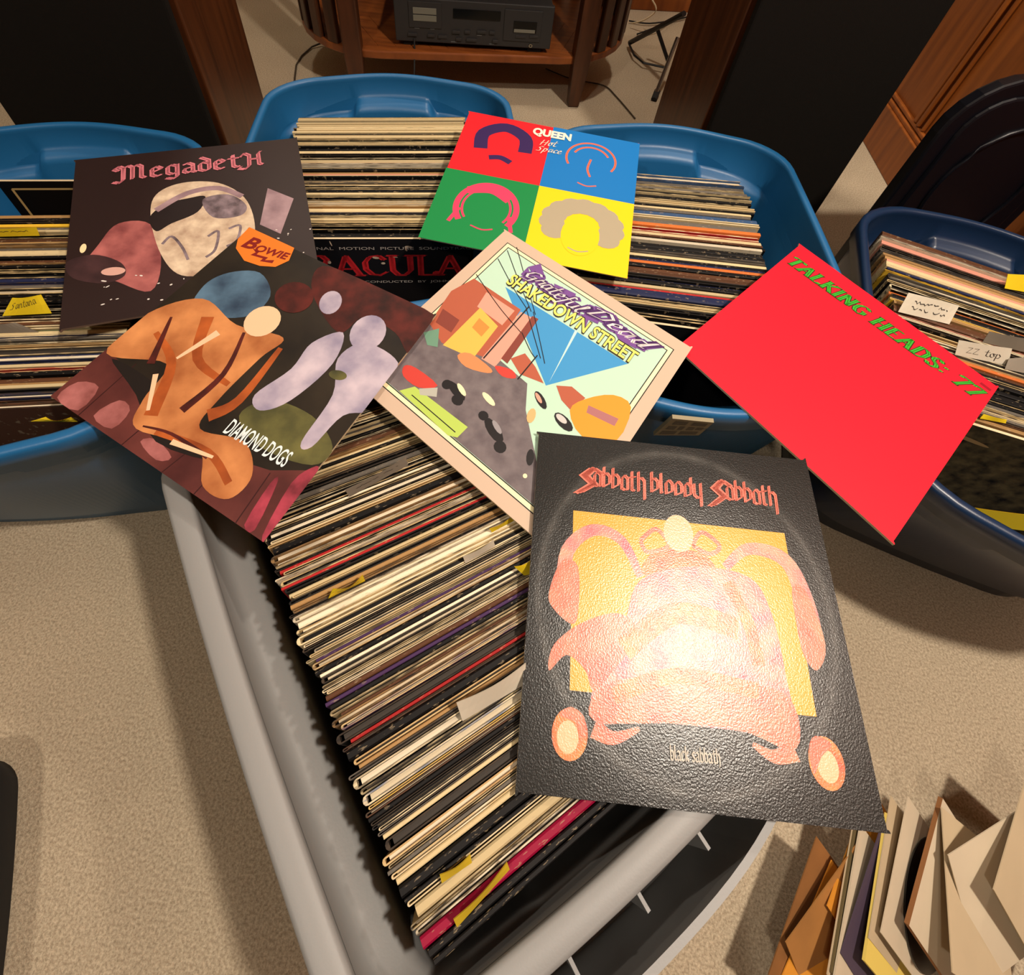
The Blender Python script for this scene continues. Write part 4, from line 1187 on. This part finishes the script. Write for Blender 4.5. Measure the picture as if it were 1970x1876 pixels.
# ------------------------------------------------------------------ records whose fronts show
def standing(label, tl, tr, T, m, lean=0.0, group=None, h=RL):
    """record sleeve standing with its front towards the viewer; tl, tr top corners"""
    tl, tr = Vector(tl), Vector(tr)
    u = (tr - tl).normalized(); f = Vector((u.y, -u.x, 0)).normalized()
    dn = Vector((f.x * math.sin(lean), f.y * math.sin(lean), -math.cos(lean)))
    sh = Sheet([tl, tr, tr + dn * h, tl + dn * h])
    b = MB(); b.slab([sh.q[0], sh.q[3], sh.q[2], sh.q[1]], sh.n, T, 0, 1)
    o = b.build('record_sleeve', [m, M['card']], org=tuple((sh.q[2] + sh.q[3]) / 2))
    tag(o, label, 'record', group)
    sh.o = o
    return sh


u_ = Vector((math.cos(math.radians(10.5)), math.sin(math.radians(10.5)), 0))
p_ = Vector((-38.6, 57.3, 32.6))
R1 = standing('black soundtrack record with large worn red title at front of middle tote', p_, p_ + u_ * RL, 0.35, ink('cover_black', (24, 20, 20)), lean=0.0)
tb = MB()
wt = ink('print_soft_white', (190, 180, 170)); rd = ink('print_worn_red', (206, 40, 44), var=.2, vs=60)
R1.font('ORIGINAL  MOTION  PICTURE  SOUNDTRACK', (.13, .075), (1.04, .075), .62, tb, 0, lay=6, px=False)
R1.pen('DRACULA', ROMAN, (.04, .265), (.98, .265), 4.6, tb, 1, .2, 14, lay=6, px=False, serif=.14, gap=.06)
R1.font('COMPOSED  AND  CONDUCTED  BY  JOHN', (.1, .325), (.9, .325), .55, tb, 0, lay=6, px=False)
tb.build('title_lettering', [wt, rd], R1.o)
for _ in range(9):
    R1.oval((rg.uniform(.2, .75), rg.uniform(.03, .24)), rg.uniform(.004, .02), rg.uniform(.003, .012), bone, px=False, n=8, rot=rg.uniform(0, 90))
art(R1, 'worn_spots')
u_ = Vector((math.cos(math.radians(11.7)), math.sin(math.radians(11.7)), 0))
p_ = at(2, 334, 32.6) + Vector((.4, -1.9, 0))
R2 = standing('black record with thin gold frame standing alone behind left tote records', p_, p_ + u_ * RL, 0.4, ink('cover_deep_black', (14, 12, 12), 0.3))
gl = ink('print_gold_line', (190, 160, 104))
for a, c in (((.05, .05), (.95, .05)), ((.05, .05), (.05, .95)), ((.95, .05), (.95, .95)), ((.05, .95), (.95, .95))):
    R2.band([a, c], .012, gl, px=False, curve=0)
art(R2, 'gold_frame')
u_ = Vector((math.cos(math.radians(-13)), math.sin(math.radians(-13)), 0))
p_ = Vector((54.4, 42.4, 32.4))
R3 = standing('record with dark leafy picture facing out at front of navy tote', p_, p_ + u_ * RL, 0.4, ink('cover_foliage', (22, 18, 14), var=0.9, c2=(96, 84, 56), vs=60))
R3.mats = []
skin = ink('print_brown_pink', (160, 118, 92)); R3.oval((.13, .5), .1, .05, skin, px=False, rot=20); R3.oval((.2, .58), .09, .04, skin, px=False, rot=-15); R3.oval((.3, .1), .1, .012, ink('print_dull_tan', (150, 124, 84)), px=False, rot=8)
art(R3, 'picture_patches')
p_ = Vector((9.2, 50.9, 32.4)); u_ = Vector((1, -0.01, 0)).normalized()
R4 = standing('black fronted record at the near end of the right blue tote', p_, p_ + u_ * RL, 0.35, ink('cover_plain_black', (20, 18, 18)))

# ------------------------------------------------------------------ sticky notes and divider cards between the records
M['note'] = mat('yellow_note', (240, 210, 20), rough=0.8); M['olive_note'] = mat('yellow_note_soft', (206, 176, 30), rough=0.8)
M['white_card'] = mat('white_card', (216, 206, 186), rough=0.8); M['grey_card'] = mat('grey_card', (136, 126, 112), rough=0.8); M['pen'] = mat('pen_ink', (54, 46, 40), rough=0.7)


def note(label, tl, tr, br, bl, m, words=None, zt=34.2, zb=32.7, scr=0, cat='note', curl=0.35, group=None):
    """paper tab; its corners given as photograph points on the planes z = zt (top edge) and z = zb (edge at the records)"""
    q = [at(*tl, zt), at(*tr, zt), at(*br, zb), at(*bl, zb)]
    sh = Sheet(q)
    if sh.n.z < 0:
        sh.n = -sh.n
    b = MB()
    N = 8
    L = []
    for side in (0, 1):
        for t in (0.0, 0.5, 1.0):
            L.append([sh.pos(k / N, t) + sh.n * (curl * math.sin(math.pi * k / N) * (1 - t) * .6 - 0.05 * side) for k in range(N + 1)])
    for k0 in (0, 3):
        for r in range(2):
            for k in range(N):
                a = [L[k0 + r][k], L[k0 + r][k + 1], L[k0 + r + 1][k + 1], L[k0 + r + 1][k]]
                b.add(a, [(3, 2, 1, 0) if k0 == 0 else (0, 1, 2, 3)])
    o = b.build('sticky_note' if cat == 'note' else 'divider_card', m, org=tuple((q[2] + q[3]) / 2), smooth=False)
    tag(o, label, cat, group)
    tb = MB()
    if words:
        for (w, s0, t0, s1, t1, cap) in words:
            qs, adv = pen_quads(w, SCRIPT, .1, 40)
            a, c = Vector((s0, t0)), Vector((s1, t1))
            vs = []
            for qd in qs:
                for (x, y) in qd:
                    s = a.x + (c.x - a.x) * x / adv; t = a.y + (c.y - a.y) * x / adv - cap * y
                    vs.append(sh.pos(s, t) + sh.n * (curl * math.sin(math.pi * s) * (1 - t) * .6 + 0.04))
            tb.add(vs, [(i * 4, i * 4 + 1, i * 4 + 2, i * 4 + 3) for i in range(len(qs))])
    for k in range(scr):
        x = .15
        t0 = .35 + .3 * k
        pts = []
        while x < .85:
            pts.append((x, t0 + rg.uniform(-.08, .08))); x += .03
        for i in range(len(pts) - 1):
            if rg.random() < .85:
                a, c = pts[i], pts[i + 1]
                tb.add([sh.pos(s, t) + sh.n * (curl * math.sin(math.pi * s) * (1 - t) * .6 + 0.04) for s, t in ((a[0], a[1] - .025), (c[0], c[1] - .025), (c[0], c[1] + .025), (a[0], a[1] + .025))], [(0, 1, 2, 3)])
    if tb.v:
        tb.build('handwriting', M['pen'], o)
    return o


note('yellow note with a handwritten name beginning with S in the left tote', (22, 574), (80, 566), (98, 604), (6, 607), M['note'], [('Santana', .1, .7, .8, .42, .3)], zt=35, curl=.8)
note('yellow note with faint handwriting farther back in the left tote', (-40, 440), (70, 437), (76, 454), (-40, 456), M['note'], scr=1)
note('curled yellow note near the front rim of the left tote', (88, 802), (136, 804), (150, 811), (58, 812), M['note'], zt=33.6, curl=.8)
note('brown grey card poking up by the lower edge of the black pink-titled cover', (-20, 624), (30, 620), (74, 640), (-30, 641), M['grey_card'], cat='card')
note('crumpled yellow note standing in the upper half of the grey tote', (640, 1131), (698, 1108), (702, 1116), (632, 1154), M['note'], zt=34.3, scr=1, curl=.9)
note('grey divider card with faint handwriting below the orange-badged cover', (664, 944), (780, 878), (786, 896), (672, 955), M['grey_card'], zt=34.2, scr=1, cat='card')
note('white divider card beside the left edge of the worn black cover', (878, 1352), (1012, 1276), (1010, 1316), (890, 1388), M['white_card'], zt=34.6, cat='card', curl=.6)
note('small white card peeking up among the middle of the grey tote', (890, 1070), (950, 1040), (952, 1050), (896, 1085), M['white_card'], zt=33.8, cat='card')
note('small yellow note under the lower tip of the beige bordered cover', (942, 1018), (984, 994), (990, 1002), (946, 1024), M['note'], zt=33.6)
note('yellow note tucked against the left edge of the worn black cover', (990, 1092), (1022, 1076), (1022, 1106), (1008, 1106), M['note'], zt=34.2)
note('soft yellow note crossing the record tops, farther from the crimson record', (846, 1683), (905, 1644), (908, 1660), (850, 1700), M['olive_note'], zt=33.4)
note('long soft yellow note just behind the crimson record', (872, 1768), (976, 1660), (980, 1672), (880, 1786), M['olive_note'], zt=33.6)
note('white card with two lines of handwriting in the navy tote', (1748, 563), (1846, 588), (1826, 624), (1728, 600), M['white_card'], zt=35, scr=2, cat='card', curl=.7)
note('white card with handwritten band name right of red cover title', (1846, 655), (1946, 670), (1940, 704), (1836, 682), M['white_card'], [('ZZ', .18, .72, .42, .72, .3), ('top', .52, .72, .85, .74, .3)], zt=34.8, cat='card')
note('grey card behind the white one in the navy tote', (1906, 640), (1990, 652), (1990, 684), (1888, 656), M['grey_card'], zt=34.8, cat='card')
note('grey card lying right of the handwritten white card in navy tote', (1944, 690), (1992, 684), (1992, 722), (1930, 710), M['grey_card'], zt=34.0, cat='card')
note('yellow note at the right picture edge in the navy tote', (1942, 528), (1992, 528), (1992, 566), (1930, 554), M['note'], zt=35)
note('yellow note near the front of the navy tote', (1892, 796), (1938, 808), (1934, 814), (1886, 806), M['note'], zt=33.3)
note('large yellow sheet standing inside the front rim of the navy tote', (1876, 985), (2010, 987), (2010, 1034), (1868, 1000), M['note'], zt=29, zb=25, cat='note', curl=.1)

# ------------------------------------------------------------------ fanned paper disc sleeves on the carpet
def disc_sleeve(label, c, f, m, z=9.0, tilt=40, size=13.4, edge=None, T=0.12, b_len=None):
    """paper sleeve leaning to the right; c near corner and f far corner of its raised left edge"""
    C = at(c[0], c[1], z); Fp = at(f[0], f[1], z)
    a = (Fp - C).normalized()
    bd = Vector((a.y, -a.x, 0))
    t = math.radians(tilt)
    drop = min(size * math.sin(t), z - 0.25)
    t = math.asin(drop / size)
    dn = bd * math.cos(t) - ez * math.sin(t)
    q = [C, C + dn * size, C + dn * size + a * size, C + a * size]
    n = dn.cross(a).normalized()
    b = MB(); b.slab(q, n, T, 0, 1)
    o = b.build('disc_sleeve', [m, edge or m], org=tuple(C + dn * size))
    tag(o, label, 'paper sleeve', 'small paper sleeves fanned on the carpet')
    return C, a, dn, n


kraft = mat('kraft_paper', (158, 108, 52), rough=0.8, var=.15, vscale=20); kraft2 = mat('kraft_paper_dark', (132, 86, 40), rough=0.8, var=.15, vscale=20); amber = mat('amber_paper', (208, 138, 40), rough=0.7); white_p = mat('white_paper', (200, 184, 158), rough=0.8, var=.06, vscale=14); cream_p = mat('cream_paper', (190, 170, 138), rough=0.8, var=.06, vscale=14)
plum = mat('plum_paper', (70, 56, 74), rough=0.7); yellow_p = mat('pale_yellow_paper', (222, 196, 96), rough=0.8); olive_p = mat('olive_card', (96, 82, 50), rough=0.8); brown_e = mat('brown_card_edge', (140, 92, 50), rough=0.8)
disc_sleeve('dark kraft sleeve, leftmost of the fanned paper sleeves', (1479, 1876), (1554, 1660), kraft2, z=8, tilt=38)
disc_sleeve('amber paper sleeve low between the two kraft sleeves', (1492, 1908), (1522, 1838), amber, z=7.2, tilt=40)
disc_sleeve('kraft sleeve with a sharp turned corner, second from the left', (1512, 1814), (1600, 1692), kraft, z=9, tilt=44)
disc_sleeve('amber sleeve tip showing behind the second kraft sleeve', (1592, 1744), (1628, 1642), amber, z=8.6, tilt=58)
disc_sleeve('thin cream sleeve edge right of the kraft sleeves', (1592, 1876), (1624, 1690), cream_p, z=9, tilt=58)
disc_sleeve('olive card sleeve standing between cream sleeves', (1600, 1872), (1636, 1646), olive_p, z=9.1, tilt=58, T=.2)
disc_sleeve('white sleeve edge just left of the plum sleeve', (1606, 1880), (1646, 1650), white_p, z=9.2, tilt=58, T=.2)
disc_sleeve('plum coloured sleeve in the fanned row', (1618, 1835), (1681, 1638), plum, z=9.2, tilt=50)
disc_sleeve('pale yellow sleeve strip right of the plum sleeve', (1664, 1850), (1694, 1652), yellow_p, z=9.2, tilt=56, T=.3)
disc_sleeve('cream sleeve under the corner of the worn black cover', (1672, 1806), (1712, 1550), cream_p, z=9.3, tilt=50)
C, a, dn, n = disc_sleeve('white sleeve with a black disc sliding out of it', (1695, 1795), (1747, 1537), white_p, z=9.4, tilt=40)
b = MB(); dc = C + a * 7.0 + dn * 8.8 + n * 0.14
d2 = a.cross(n).normalized()
b.loft([[dc + (a * math.cos(t) + d2 * math.sin(t)) * r + n * h for t in [2 * math.pi * k / 40 for k in range(40)]] for r, h in ((6.1, 0), (6.1, .12))], cap=True)
tag(b.build('black_disc', mat('disc_black', (14, 13, 13), rough=0.3), org=tuple(dc)), 'glossy black disc sliding out of a white paper sleeve', 'disc')
disc_sleeve('cream sleeve with thick brown card edges', (1749, 1781), (1812, 1544), white_p, z=9.8, tilt=36, edge=brown_e, T=.5)
disc_sleeve('cream sleeve turned square behind the brown-edged one', (1833, 1872), (1814, 1589), cream_p, z=10.4, tilt=34)
disc_sleeve('white sleeve turned with its corner pointing left', (1824, 1646), (1949, 1566), white_p, z=11.4, tilt=33)
disc_sleeve('cream sleeve at the lower right corner, topmost of the fan', (1912, 1712), (1974, 1500), cream_p, z=12.4, tilt=36)
